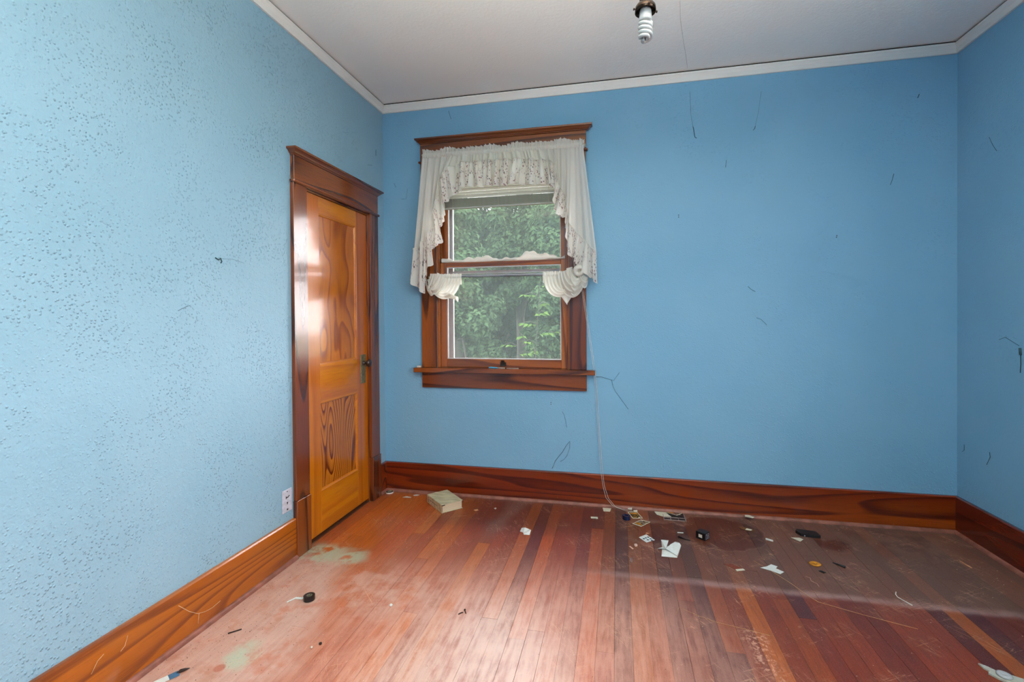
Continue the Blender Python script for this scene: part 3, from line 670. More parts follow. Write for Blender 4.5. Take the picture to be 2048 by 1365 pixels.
def drape(name, R0, R1, K0, K1, sag0, sag1, parent, nf, mat=M_CLOTH, amp=.004, bul=.05, NK=46, NV=44, side=1):
    """family of hanging folds: each starts on the rod (R0..R1) and is gathered at the knot (K0..K1)"""
    P = []; U = []
    for k in range(NK):
        kk = k/(NK-1); a = lerp(R0, R1, kk); d = lerp(K0, K1, kk); sg = sag0+(sag1-sag0)*kk
        yb = -bul*(math.sin(math.pi*(kk*.8+.1)))
        b = (a[0]+(d[0]-a[0])*.10, a[1]+yb, a[2]-sg*1.33); c = (a[0]+(d[0]-a[0])*.80, d[1]+yb, d[2]-sg*1.33)
        cv = bez(a, b, c, d, NV); r_ = []; uu = []
        for j in range(NV):
            v = j/(NV-1); w = math.sin(math.pi*v)**.6
            f_ = math.sin(kk*nf*2*math.pi+1.2*math.sin(v*3+kk*2)); f2 = math.sin(kk*nf*5.1+v*4)
            r_.append((cv[j][0]+.3*amp*f_*w, cv[j][1]-amp*f_*(.4+w)-.3*amp*f2, cv[j][2]+amp*.6*f_*w)); uu.append((kk, v))
        P.append(r_); U.append(uu)
    return grid(name, P, U, mat, parent)
def heading(x0, x1, zc, parent):
    P = []; U = []; n = 150
    for i in range(n):
        u = i/(n-1); x = x0+(x1-x0)*u; g = math.sin(x*420+2*math.sin(x*60)); g2 = math.sin(x*210)
        r_ = []; uu = []
        for (dy, dz, k) in ((-.004, -.055, 1.3), (-.008, -.030, 1.), (-.010, -.014, .6), (-.0125, -.004, .4), (-.010, .009, .5), (-.006, .014, .8), (-.008, .024, 1.6)):
            r_.append((x, -.052+dy+.0028*k*g+.002*k*g2, zc+dz+(.002*g2 if dz > .02 else 0))); uu.append((x, dz))
        P.append(r_); U.append(uu)
    return grid('gathered_heading', P, U, M_CLOTH, parent)
cl = thing(empty('cafe_curtain', (.50, -.06, 1.60)), 'short ivory curtain bunched up at the left end of the tension rod', 'curtain', None)
heading(.455, .640, 1.604, cl)
drape('hanging_pouch', (.638, -.062, 1.59), (.52, -.066, 1.60), (.375, -.060, 1.590), (.44, -.075, 1.612), .150, .075, cl, 5, bul=.05, amp=.005)
drape('front_fold', (.475, -.092, 1.628), (.405, -.070, 1.632), (.372, -.062, 1.60), (.366, -.052, 1.610), .150, .07, cl, 3, bul=.06, amp=.006)
drape('front_fold', (.530, -.086, 1.600), (.470, -.098, 1.636), (.392, -.090, 1.560), (.400, -.080, 1.585), .105, .05, cl, 3, bul=.045, amp=.006)
P = []; U = []
for i in range(15):
    v = i/14; cx, cz = .535+.075*v+.01*math.sin(v*3), 1.475-.030*v; r_ = []; uu = []
    for k in range(13):
        a = 2*math.pi*k/12; rad = .026-.012*math.sin(v*2.6)+.004*math.sin(3*a)*v
        r_.append((cx+.4*rad*math.cos(a), -.075+rad*.6*math.cos(a+1.2), cz+rad*math.sin(a))); uu.append((v, a))
    P.append(r_); U.append(uu)
grid('loose_end', P, U, M_CLOTH, cl)
cr = thing(empty('cafe_curtain', (1.40, -.06, 1.60)), 'short ivory curtain knotted at the right end of the tension rod', 'curtain', None)
heading(1.232, 1.425, 1.602, cr)
drape('hanging_pouch', (1.234, -.062, 1.585), (1.36, -.066, 1.60), (1.485, -.075, 1.600), (1.455, -.080, 1.622), .150, .09, cr, 5, bul=.05, amp=.005)
drape('front_fold', (1.400, -.098, 1.640), (1.44, -.090, 1.650), (1.500, -.095, 1.60), (1.515, -.080, 1.62), .175, .055, cr, 4, bul=.07, amp=.006)
drape('front_fold', (1.335, -.080, 1.600), (1.42, -.10, 1.640), (1.530, -.085, 1.57), (1.510, -.075, 1.63), .150, .05, cr, 4, bul=.06, amp=.007)
drape('front_fold', (1.470, -.110, 1.648), (1.505, -.092, 1.645), (1.545, -.070, 1.560), (1.552, -.058, 1.60), .095, .02, cr, 3, bul=.03, amp=.006)
P = []; U = []
for i in range(26):
    v = i/25; a = v*2*math.pi*1.05; r_ = []; uu = []
    cx, cz = 1.487+.026*math.cos(a), 1.618+.024*math.sin(a)
    for k in range(11):
        b = 2*math.pi*k/10; rad = .014+.003*math.sin(3*b+a)
        r_.append((cx+rad*math.cos(b)*math.cos(a), -.118+rad*math.sin(b)+.006*math.sin(a*2), cz+rad*math.cos(b)*math.sin(a))); uu.append((v, b))
    P.append(r_); U.append(uu)
grid('knot', P, U, M_CLOTH, cr)
P = []; U = []
for i in range(11):
    v = i/10; r_ = []; uu = []
    for k in range(17):
        u = k/16; xa = 1.352+(1.452-1.352)*u; x = xa+(1.403-xa)*v; z = 1.462+.01*u-(.072)*v+(.0)*u
        r_.append((x, -.082-.006*math.sin(u*9)*(1-v), z)); uu.append((u, v))
    P.append(r_); U.append(uu)
grid('loose_end', P, U, M_CLOTH, cr)

# rolled cloth on the meeting rail
rc = thing(empty('rolled_cloth', (.93, .036, 1.718)), 'twisted strip of ivory cloth lying along the top of the lower sash', 'cloth')
P = []; U = []; n = 220
for i in range(n):
    u = i/(n-1); x = .456+u*.922; r_ = []; uu = []
    h = .015+.006*math.sin(x*17+1)+.002*math.sin(x*88)+.004*math.sin(x*41)+(.010*max(0, math.sin((x-1.0)*8)) if x > 1.0 else 0)*.9; h = max(h, .009)
    tw = x*16
    for k in range(15):
        a = 2*math.pi*k/14; rad = 1+.22*math.sin(2*a+tw)+.14*math.sin(5*a-tw*1.7)+.10*math.sin(4*a+x*95)
        r_.append((x, .0365+min(.019, .017*rad)*math.cos(a), 1.7178+max(0, h*(1+rad*math.sin(a))*.98))); uu.append((x, k/14))
    P.append(r_); U.append(uu)
grid('twisted_roll', P, U, M_ROLL, rc)

# ------------------------------------------------------------------ ceiling light
lt = thing(empty('ceiling_light', (1.826, -1.8, ZC)), 'bare spiral bulb in a dark bronze holder hanging from the ceiling', 'ceiling light')
LZ = 2.25-ZC
lathe('canopy', [(.0, 0), (.055, -.0005), (.055, -.006), (.04, -.018), (.012, -.024), (.0, -.024)], M_BRONZE, lt, 28)
tube('stem', [(0, 0, -.02), (0, 0, LZ+.075)], .007, M_BRONZE, lt, 10)
lathe('socket', [(.0, LZ+.08), (.013, LZ+.08), (.018, LZ+.07), (.018, LZ+.012), (.016, LZ), (.0, LZ)], M_BRONZE, lt, 24)
hr = lathe('shade_holder', [(.018, LZ+.012), (.026, LZ+.013), (.0305, LZ+.006), (.0315, LZ-.010), (.0295, LZ-.010), (.029, LZ+.003), (.024, LZ+.009), (.017, LZ+.009)], M_BRONZE, lt, 32)
for a in (3.5, .4, 5.0):
    m_ = Matrix.Rotation(a, 4, 'Z') @ Matrix.Translation((.0295, 0, LZ-.004)) @ Matrix.Rotation(math.pi/2, 4, 'Y')
    lathe('thumbscrew', [(.0015, 0), (.0015, .005), (.0035, .006), (.0035, .009), (0, .009)], M_HINGE, hr, 10, m_)
lathe('ballast', [(.010, LZ+.01), (.012, LZ+.002), (.0165, LZ-.002), (.0185, LZ-.016), (.0185, LZ-.022), (.0190, LZ-.023), (.0190, LZ-.034), (.017, LZ-.038), (0, LZ-.038)], M_CFLBASE, lt, 28)
for sgn in (0, 1):
    pts = []; turns = 2.0
    pts.append((.010*math.cos(sgn*math.pi), .010*math.sin(sgn*math.pi), LZ-.036))
    for i in range(60):
        v = i/59; a = sgn*math.pi+v*turns*2*math.pi; r_ = .0175 if v < .9 else .0175*(1-(v-.9)/.1*.85)
        pts.append((r_*math.cos(a), r_*math.sin(a), LZ-.044-.048*min(1, v/.93)))
    tube('spiral_tube', pts, .0055, M_CFL, lt, 8)
# ------------------------------------------------------------------ things on the window stool
tb = thing(empty('toothbrush', (.86, -.014, .9475)), 'pale plastic toothbrush with a light blue handle on the window stool', 'toothbrush')
tube('handle', [(-.035, 0, 0), (-.028, 0, .0003), (-.018, 0, .0008), (-.002, .0005, 0), (.018, .001, -.0008), (.030, .001, -.001)], .0045, M_CYAN, tb, 10, [.55, 1., 1.15, 1., .75, .6])
tube('neck', [(.030, .001, -.0015), (.085, .002, -.0025)], .0028, M_BRISTLE, tb, 8)
stk = thing(tube('thin_stick', [(0, 0, 0), (.09, .0, 0)], .0016, M_BRISTLE, None, 6), 'thin ivory stick on the window stool right of the toothbrush', 'stick'); stk.location = (.955, -.008, .9440)
bs = thing(boxes('wooden_block', [(-.015, .013, -.012, .012, 0, .013)], M_BRISTLE, None, .002), 'small cream block at the left end of the window stool', 'block'); bs.location = (.300, -.040, .9423)

# ------------------------------------------------------------------ things on the floor
def flat(name, poly, mat, label, cat, z=.0012, th=.0008, group=None, curl=0.):
    cx = sum(p[0] for p in poly)/len(poly); cy = sum(p[1] for p in poly)/len(poly)
    o = prism(name, [(x-cx, y-cy) for x, y in poly], 0, th, mat)
    if curl:
        for v in o.data.vertices: v.co.z += curl*(v.co.x*3+abs(v.co.y)*2+.01) if v.co.x > 0 else 0
    o.location = (cx, cy, z); return thing(o, label, cat, group)
# book
bk = thing(empty('book', (.585, -.342, .0012)), 'thick cream hardback book lying by the back baseboard', 'book')
ang = math.atan2(.114, .109); bm_ = Matrix.Rotation(ang, 4, 'Z')   # local x = page width, y = spine length
BW, BL, BH = .156, .240, .056
def bkp(name, L, mat, bev=.0008): return boxes(name, L, mat, bk, bev, bm_)
t = NT('book_cloth'); p = t.pos('Object'); sx = t.xyz(p)
ln = t.noise(t.comb(t.M('MULTIPLY', sx[0], 12.), t.M('MULTIPLY', sx[1], 90.), t.M('MULTIPLY', sx[2], 30.)), 1., 3, .6)
M_BOOK = t.fin(t.mix(t.ss(ln, .35, .7), srgb(206, 198, 162), srgb(168, 158, 128)), .6, .3)
t = NT('book_pages'); p = t.pos('Object'); sx = t.xyz(p)
M_PAGES = t.fin(t.mix(t.ss(t.noise(t.comb(t.M('MULTIPLY', sx[0], 3.), t.M('MULTIPLY', sx[1], 3.), t.M('MULTIPLY', sx[2], 900.)), 1., 2), .4, .65), srgb(222, 200, 168), srgb(198, 172, 138)), .8, .2)
bkp('front_cover', [(.0, BW, 0, BL, BH-.003, BH)], M_BOOK); bkp('back_cover', [(.0, BW, 0, BL, 0, .003)], M_BOOK)
bkp('text_block', [(.006, BW-.006, .004, BL-.004, .0032, BH-.0032)], M_PAGES, .0)
sp = bkp('spine', [(-.003, .0, 0, BL, .0, BH)], M_BOOK, .0012)
for (a, b, z0, z1) in ((BL-.030, BL-.022, .012, .017), (BL-.030, BL-.022, .022, .030), (BL-.030, BL-.022, .036, .043), (BL-.075, BL-.056, .026, .031), (BL-.110, BL-.086, .026, .030), (BL-.165, BL-.116, .027, .0295)):
    boxes('lettering', [(-.0036, -.0028, a, b, z0, z1)], M_BLACKM, sp, 0, bm_)
bkp('loose_corner', [(-.002, .022, -.001, .003, BH-.008, BH-.003)], M_BLACKM, 0)

def tape(name, loc, ro, ri, h, mat, label, tilt=(0, 0, 0), cat='tape', seg=30):
    e_ = thing(empty(name, loc), label, cat); e_.rotation_euler = tilt
    lathe('tape_roll', [(ri+.003, .0), (ro, .0), (ro, h), (ri+.003, h), (ri+.003, .0)], mat, e_, seg, None, False)
    lathe('core', [(ri, .001), (ri+.0028, .001), (ri+.0028, h+.0006), (ri, h+.0006), (ri, .001)], M_HPLATE if mat is not M_NAVY else M_NAVY, e_, seg, None, False)
    return e_
tape('tape_roll', (.329, -1.375, .0012), .0255, .010, .020, M_BLACK, 'small roll of black tape near the left baseboard')
flat('tape_tail', [(.296, -1.383), (.262, -1.385), (.245, -1.42), (.240, -1.412), (.258, -1.372), (.297, -1.368)], M_PAPERW, 'curled clear scrap beside the black tape roll', 'scrap', th=.002)
tape('tape_roll', (1.788, -.195, .0012), .0255, .010, .024, M_NAVY, 'small roll of navy blue tape in front of the back baseboard')
e_ = tape('tape_roll', (.062, -.062, .0012), .026, .017, .010, M_BLACK, 'black ring lying in the corner behind the door')
lathe('pale_rim', [(.0262, 0), (.028, 0), (.028, .008), (.0262, .008), (.0262, 0)], M_PAPERW, e_, 30, None, False)

# trading cards
def printmat(name, a, b, c_, d, seed):
    t = NT(name); p = t.V('ADD', t.pos('Object'), (seed, seed*.7, 0)); n = t.noise(p, 55, 3, .6, 1.)
    col = t.ramp(n, [(0., a), (.40, a), (.46, b), (.54, b), (.58, c_), (.64, c_), (.68, d), (1., d)])
    return t.fin(col, .3, .5)
PR = [printmat('card_print_yellow', srgb(16, 12, 10), srgb(30, 22, 14), srgb(214, 160, 30), srgb(150, 140, 120), 1.3),
      printmat('card_print_grey', srgb(14, 12, 12), srgb(120, 112, 104), srgb(196, 150, 60), srgb(30, 24, 22), 4.1),
      printmat('card_print_brown', srgb(40, 26, 20), srgb(96, 52, 34), srgb(150, 142, 132), srgb(60, 34, 26), 7.7)]
def card(poly, pm, label, z=.0012, brd=.85):
    cx = sum(p[0] for p in poly)/4; cy = sum(p[1] for p in poly)/4
    e_ = thing(empty('picture_card', (cx, cy, z)), label, 'card', 'picture cards on the floor')
    q_ = [(x-cx, y-cy) for x, y in poly]
    prism('card_base', q_, 0, .0006, M_PAPER, e_); prism('picture', [(x*brd, y*brd) for x, y in q_], .0006, .0009, pm, e_)
    # bright panel and small white box as printed on the card
    a = Vector(q_[0]); b = Vector(q_[1]); c_ = Vector(q_[3])
    def at(u, v): w = a+(b-a)*u+(c_-a)*v; return (w.x, w.y)
    prism('printed_band', [at(.16, .14), at(.84, .14), at(.84, .36), at(.16, .30)], .0009, .0011, M_ORANGE, e_)
    prism('printed_box', [at(.66, .78), at(.86, .78), at(.86, .9), at(.66, .9)], .0009, .0011, M_PAPER, e_)
card([(1.797, -.082), (1.860, -.068), (1.893, -.166), (1.828, -.182)], PR[0], 'yellow and black picture card nearest the cord tassels')
card([(1.876, -.292), (1.822, -.258), (1.880, -.186), (1.937, -.212)], PR[1], 'grey and yellow picture card right of the navy tape roll', )
card([(2.040, -.052), (2.080, -.040), (2.150, -.048), (2.110, -.095)], PR[2], 'dull brown picture card lying on the clear plastic tray', z=.0075, brd=.86)
flat('paper_scrap', [(1.972, -.040), (2.045, -.038), (2.062, -.085), (2.075, -.105), (2.02, -.112), (1.985, -.088)], M_PAPER, 'folded cream paper left of the clear plastic tray', 'paper', th=.0016)
# clear plastic tray with ribs
tr = thing(empty('plastic_tray', (2.09, -.11, .0012)), 'flat clear plastic tray with pale ribs against the back baseboard', 'tray')
t = NT('clear_plastic'); M_CLEAR = t.m; t.fin(srgb(70, 66, 68), .12, .5); t.bsdf.inputs['Alpha'].default_value = .55
boxes('tray_base', [(-.065, .065, -.05, .065, 0, .0008)], M_CLEAR, tr)
for L in ([(-.067, .071, -.052, -.049, 0, .004)], [(-.067, -.064, -.06, .03, 0, .005)], [(.066, .070, -.062, .067, 0, .005)], [(-.024, -.021, -.05, -.01, 0, .004)], [(.024, .027, -.05, -.01, 0, .004)], [(-.065, .068, -.013, -.010, 0, .004)]):
    boxes('rib', L, M_LEAD, tr)
# papers
flat('paper_scrap', [(1.632, -.045), (1.690, -.043), (1.682, -.100), (1.640, -.100)], M_PAPER, 'cream square paper tag under the hanging blind cords', 'paper', th=.0018)
flat('paper_scrap', [(1.560, -.205), (1.605, -.203), (1.608, -.232), (1.590, -.226), (1.563, -.230)], M_PAPER, 'small dull cream chip left of the navy tape roll', 'paper', th=.002)
flat('paint_flake', [(.198, -.128), (.222, -.105), (.262, -.118), (.250, -.126), (.222, -.128)], M_PAPERW, 'longer white flake in the corner left of the book', 'flake', th=.0015)
flat('paint_flake', [(.258, -.078), (.275, -.058), (.302, -.062), (.292, -.080), (.270, -.086)], M_PAPERW, 'white flake right beside the left edge of the book', 'flake', th=.0015)
flat('paint_flake', [(.776, -.248), (.796, -.232), (.812, -.246), (.792, -.262)], M_TAN, 'tan chip on the floor right of the book', 'flake', th=.0015)
flat('paint_flake', [(.905, -.195), (.914, -.180), (.922, -.192), (.918, -.208)], M_PAPERW, 'tiny white flake well right of the book', 'flake', th=.0015)
def wad(name, loc, pts, mat, label, cat, extra=()):
    """crumpled paper: facets fanned around raised creases"""
    e_ = thing(empty(name, loc), label, cat); vs = []; fs = []
    for i, quad in enumerate(pts): vs += [Vector(v) for v in quad]; fs.append(tuple(range(len(vs)-len(quad), len(vs))))
    o = frompd('crumpled_sheet', vs, fs, mat, e_)
    m_ = o.modifiers.new('thick', 'SOLIDIFY'); m_.thickness = .0012
    return e_
wad('crumpled_paper', (1.186, -.515, .0015), [[(-.035, .01, .0), (-.030, .035, .012), (-.008, .022, .022), (-.012, -.008, .004)], [(-.008, .022, .022), (.010, .030, .004), (.020, .018, .016), (-.012, -.008, .004)], [(-.012, -.008, .004), (.020, .018, .016), (.034, .005, .018), (.030, -.022, 0), (-.006, -.024, 0)]], M_PAPERW, 'small crumpled white paper in the middle of the bare floor', 'paper')
wad('folded_paper', (2.013, -.592, .0015), [[(-.062, .030, .000), (-.036, .034, .008), (-.038, .078, .030), (.002, .068, .034), (-.020, -.010, .022)], [(-.036, .034, .008), (-.048, -.055, .001), (.034, -.055, .001), (.034, .020, .024), (-.006, .030, .020)],
    [(-.020, -.010, .022), (.008, .030, .030), (.036, .058, .034), (.058, .044, .036), (.064, .030, .030), (.034, -.050, .008)], [(.034, -.052, .002), (.064, .030, .030), (.050, .000, .016)]], M_PAPERW, 'open folded white paper standing left of the small black box', 'paper')
flat('paper_scrap', [(1.855, -.442), (1.900, -.395), (1.945, -.458), (1.895, -.500)], M_PAPERW, 'white card printed with blue marks on the dark floor', 'card', th=.001)
pc = bpy.context.scene.objects[-1] if False else None
wc = [o for o in COL.objects if o.get('label', '').startswith('white card printed')][0]
for i, (a, b) in enumerate(((.010, .018), (.022, -.002), (-.004, .006), (.006, -.016), (-.016, -.008), (.028, -.020))):
    boxes('printed_mark', [(a-.006, a+.006, b-.005, b+.005, .001, .0013)], M_NAVY, wc)
flat('tan_scrap', [(1.895, -.386), (1.906, -.366), (1.918, -.388)], M_TAN, 'tan triangle tip behind the blue-marked white card', 'flake', th=.001)
flat('paper_scrap', [(2.535, .0-.036), (2.562, -.034), (2.585, -.060), (2.572, -.078), (2.530, -.062)], M_PAPER, 'cream torn scrap propped on the shoe moulding of the back wall', 'paper', z=.0215, th=.0016)
flat('paint_flake', [(2.085, -.328), (2.120, -.326), (2.119, -.336), (2.085, -.338)], M_PAPERW, 'small white strip between the tray and the folded paper', 'flake', th=.0015)
tube_ = tube('black_spike', [(2.085, -.395, .005), (2.11, -.415, .005), (2.145, -.432, .0042)], .0045, M_BLACK, None, 8, [1.3, 1., .4]); thing(tube_, 'thin black pointed plastic piece left of the small black box', 'plastic piece')
# paper clip
pts = [(0, .0, 0), (0, .034, 0), (.004, .038, 0), (.008, .034, 0), (.008, -.004, 0), (.005, -.008, 0), (.002, -.004, 0), (.002, .026, 0)]
pc_ = tube('paper_clip', pts, .0009, M_SILVER, None, 5); pc_.location = (1.800, -.735, .0025); thing(pc_, 'silver paper clip on the floor in front of the folded paper', 'paper clip')
pk = thing(boxes('foam_bit', [(-.008, .008, -.007, .007, 0, .012)], M_PINK, None, .002), 'small pale pink lump left of the folded paper', 'crumb'); pk.location = (1.833, -.555, .0012); pk.rotation_euler = (0, 0, .5)
flat('paint_flake', [(1.795, -.566), (1.803, -.562), (1.820, -.590), (1.814, -.598)], M_PINK, 'pale pink sliver lying next to the pink lump', 'flake', th=.0015)
# small black box
bx = thing(empty('black_box', (2.228, -.418, .0012)), 'small glossy black box with silver labels', 'box')
bx.rotation_euler = (0, 0, math.radians(52))
boxes('box_body', [(0, .050, 0, .058, 0, .042)], M_BLACK, bx, .0012)
lb = boxes('silver_label', [(.008, .044, -.0008, 0, .006, .036)], M_SILVER, bx)
for (a, b, z0, z1) in ((.012, .018, .010, .028), (.024, .036, .028, .033), (.030, .038, .012, .018)): boxes('printed_mark', [(a, b, -.0013, -.0008, z0, z1)], M_NAVY, lb)
boxes('silver_label', [(-.0008, 0, .018, .040, .012, .030)], M_BRISTLE, bx)
# black flat case
bc = thing(empty('black_case', (2.836, -.215, .0012)), 'flat black plastic case near the right end of the back baseboard', 'case'); bc.rotation_euler = (0, 0, -.1)
prism('case_body', [(-.060, .010), (-.040, -.030), (.030, -.034), (.062, -.028), (.050, .030), (-.048, .034)], 0, .016, M_BLACKM, bc); boxes('clasp', [(-.024, -.018, -.0335, -.030, .002, .009)], M_SILVER, bc)
flat('paper_scrap', [(2.728, -.272), (2.778, -.268), (2.790, -.285), (2.762, -.318), (2.750, -.300)], M_PAPER, 'torn cream scrap in front of the flat black case', 'paper', th=.0016)
coin = thing(empty('dried_leaf', (2.505, -.205, .0012)), 'flat brown oval with a cream scrap on it', 'leaf')
prism('leaf_blade', [(.045*math.cos(a)*(1+.08*math.sin(3*a)), .022*math.sin(a)) for a in [i*math.pi/8 for i in range(16)]], 0, .0012, plain('brown_leaf', srgb(104, 72, 38), .6), coin, Matrix.Rotation(-.5, 4, 'Z')); prism('cream_scrap', [(-.012, -.012), (.018, -.018), (.030, -.004), (.002, .010)], .0012, .0024, M_PAPER, coin)
flat('paper_tube', [(2.578, -.318), (2.612, -.338), (2.610, -.350), (2.576, -.330)], M_PAPERW, 'short white paper strip right of the dark clean patch', 'strip', th=.006)
# orange peel ring
orp = thing(lathe('orange_peel', [(.008, 0), (.024, .0), (.026, .004), (.020, .007), (.010, .005), (.008, 0)], M_ORANGE, None, 18, Matrix.Scale(1.1, 4, (1, 0, 0))), 'curled orange scrap on the dusty right side of the floor', 'peel'); orp.location = (2.744, -.576, .0012)
pn = thing(tube('pen_cap', [(2.838, -.547, .006), (2.86, -.566, .006), (2.883, -.584, .005)], .006, M_BLACK, None, 8, [.4, .8, 1.2]), 'black tapered pen cap right of the orange scrap', 'pen cap')
flat('dark_chip', [(2.735, -.645), (2.748, -.635), (2.765, -.655), (2.752, -.664)], M_BLACKM, 'small dark chip in front of the orange scrap', 'chip', th=.002)
flat('paper_tee', [(2.455, -.668), (2.490, -.650), (2.500, -.640), (2.520, -.622), (2.545, -.640), (2.530, -.660), (2.560, -.690), (2.535, -.715), (2.500, -.690)], M_PAPERW, 'white T-shaped torn paper on the dusty floor', 'paper', th=.0016)
fr = thing(empty('folded_wrapper', (2.325, -.690, .0012)), 'thin reddish wrapper with a cream edge left of the T-shaped paper', 'wrapper')
prism('wrapper_sheet', [(-.050, .024), (-.005, .030), (.040, -.006), (.0, -.020)], 0, .001, plain('rust_paper', srgb(120, 52, 30), .6), fr); prism('cream_edge', [(.0, -.020), (.040, -.006), (.047, -.020), (.004, -.038)], 0, .0014, M_PAPER, fr)
# wires, threads
def strand(name, pts, r, mat, label, cat): return thing(tube(name, pts, r, mat, None, 6), label, cat)
strand('wire_piece', [(3.012, -.779, .003), (3.000, -.800, .003), (2.996, -.823, .003), (3.008, -.850, .003), (3.024, -.882, .003)], .0020, M_PAPERW, 'bent white plastic wire crossing the dust line', 'wire')
strand('twig', [(3.501, -.394, .003), (3.505, -.425, .0035), (3.512, -.460, .003)], .0028, M_TAN, 'pale twig on the dark floor near the right wall', 'twig')
strand('thread', [(2.651, -.711, .002), (2.668, -.725, .002), (2.662, -.750, .002), (2.680, -.775, .002), (2.679, -.80, .002)], .0008, M_PINK, 'short pink thread right of the T-shaped paper', 'thread')
def ypt(px_, py_): return None
strand('string', [(2.44, -.60, .002), (2.505, -.70, .002), (2.56, -.80, .002), (2.60, -.895, .002), (2.625, -.935, .002), (2.78, -1.0, .002), (2.95, -1.06, .002)], .0008, M_COBLIGHT, 'long pale string running over the dust line', 'string')
strand('string', [(1.98, -1.16, .002), (2.00, -1.10, .002), (2.08, -1.15, .002), (2.15, -1.18, .002), (2.25, -1.20, .002), (2.34, -1.225, .002)], .0006, M_COBLIGHT, 'fine pale thread curving across the red boards in front', 'string')
lf = thing(tube('seed_pod', [(.142, -1.882, .004), (.150, -1.872, .007), (.158, -1.862, .006), (.168, -1.850, .004)], .006, M_DEBRIS, None, 8, [.3, 1., .8, .2]), 'dark dried seed pod near the bottom of the left baseboard', 'seed pod')
nl = thing(empty('rusty_screw', (1.066, -1.312, .004)), 'short rusty screw on the worn boards', 'screw')
tube('shank', [(0, 0, 0), (.012, -.022, 0)], .0022, M_HINGE, nl, 8); tube('head', [(0, 0, 0), (-.0012, .0022, 0)], .0045, M_HINGE, nl, 10)
strand('twig', [(1.047, -1.345, .003), (1.055, -1.335, .004), (1.062, -1.328, .003)], .0022, M_DEBRIS, 'tiny dark curl in front of the rusty screw', 'twig')
strand('twig', [(.185, -1.62, .003), (.150, -1.655, .003)], .0025, M_DEBRIS, 'dark splinter beside the left shoe moulding', 'splinter')
wd = thing(lathe('pebble', [(.0, 0), (.007, .001), (.008, .005), (.004, .009), (0, .0095)], M_PAPERW, None, 10), 'tiny white pebble on the orange boards by the door', 'pebble'); wd.location = (.726, -1.345, .001)
bug = thing(lathe('crumb', [(.0, 0), (.006, .001), (.006, .006), (.0, .008)], M_DEBRIS, None, 7), 'dark crumb on the boards right of the black tape roll', 'crumb'); bug.location = (.566, -1.634, .001)
bg2 = thing(lathe('crumb', [(.0, 0), (.005, .001), (.004, .006), (.0, .007)], M_DEBRISW, None, 7), 'pale crumb left of the dark crumb', 'crumb'); bg2.location = (.545, -1.66, .001)
# blue and white strip
bs_ = thing(empty('paint_stick', (.148, -1.878, .0012)), 'white and slate blue strip at the bottom left of the floor', 'strip')
d_ = Vector((-.07, -.115)).normalized(); n_ = Vector((d_.y, -d_.x))*.013
def seg(a, b, z0, z1, mat, nm): p0, p1 = d_*a, d_*b; prism(nm, [tuple(p0-n_), tuple(p0+n_), tuple(p1+n_), tuple(p1-n_)], z0, z1, mat, bs_)
seg(0, .030, 0, .004, M_BLUE, 'blue_end'); seg(.0305, .22, 0, .004, M_PAPERW, 'white_strip')
# broken plastic strip bottom right
pr = thing(empty('plastic_strip', (3.081, -1.295, .0012)), 'broken grey plastic strip with a round washer at the right corner', 'plastic strip')
prism('strip_body', [(-.036, .052), (-.020, .042), (.006, .014), (.04, .004), (.11, -.03), (.13, -.10), (.02, -.052), (-.020, -.022), (-.036, .002), (-.030, .010), (-.024, .012), (-.034, .028)], 0, .006, M_GREYP, pr)
lathe('washer', [(.004, .0), (.022, .0), (.022, .005), (.017, .0075), (.006, .006), (.004, .004)], M_CFLBASE, pr, 24, Matrix.Translation((.008, -.004, .0061)))
strand('coil', [(3.13+.004*math.sin(i*1.4), -1.335-.003*i, .009+.003*math.cos(i*1.4)) for i in range(6)], .0012, M_PAPERW, 'tiny pale coil beside the grey plastic strip', 'coil') if False else None

# crumbs all over the floor (nobody could count them)
def crumbs(name, n, mat, size, region, label, cat):
    vs = []; fs = []
    for i in range(n):
        x, y = region(); s_ = size*random.uniform(.4, 1.6); a = random.uniform(0, 6.28); h = s_*random.uniform(.3, .9)
        b = len(vs); k = random.uniform(.4, 1.)
        for da, rr in ((0, 1), (2.1, k), (4.2, 1.)): vs.append((x+s_*rr*math.cos(a+da), y+s_*rr*math.sin(a+da), .0009))
        vs.append((x, y, .0009+h)); fs += [(b, b+1, b+3), (b+1, b+2, b+3), (b+2, b, b+3)]
    o = frompd(name, vs, fs, mat); o['kind'] = 'stuff'; o['label'] = label; o['category'] = cat; return o
def reg_all():
    while True:
        x, y = reg_any()
        if not (.36 < x < .74 and y > -.38) and not (2.4 < x < 2.98 and -1.09 < y < -.57): return x, y
def reg_any(): return random.uniform(.05, RW-.05), -random.random()**1.3*1.9-.02
def reg_left(): return .04+abs(random.gauss(0, .22)), random.uniform(-2.0, -1.05)
crumbs('dark_debris', 420, M_DEBRIS, .0016, reg_left, 'scattered dark crumbs along the left side of the floor', 'crumbs')
crumbs('dark_debris', 160, M_DEBRIS, .0016, reg_all, 'scattered dark crumbs over the rest of the floor', 'crumbs')
crumbs('pale_debris', 420, M_DEBRISW, .0018, reg_all, 'scattered white crumbs over the wooden floor', 'crumbs')

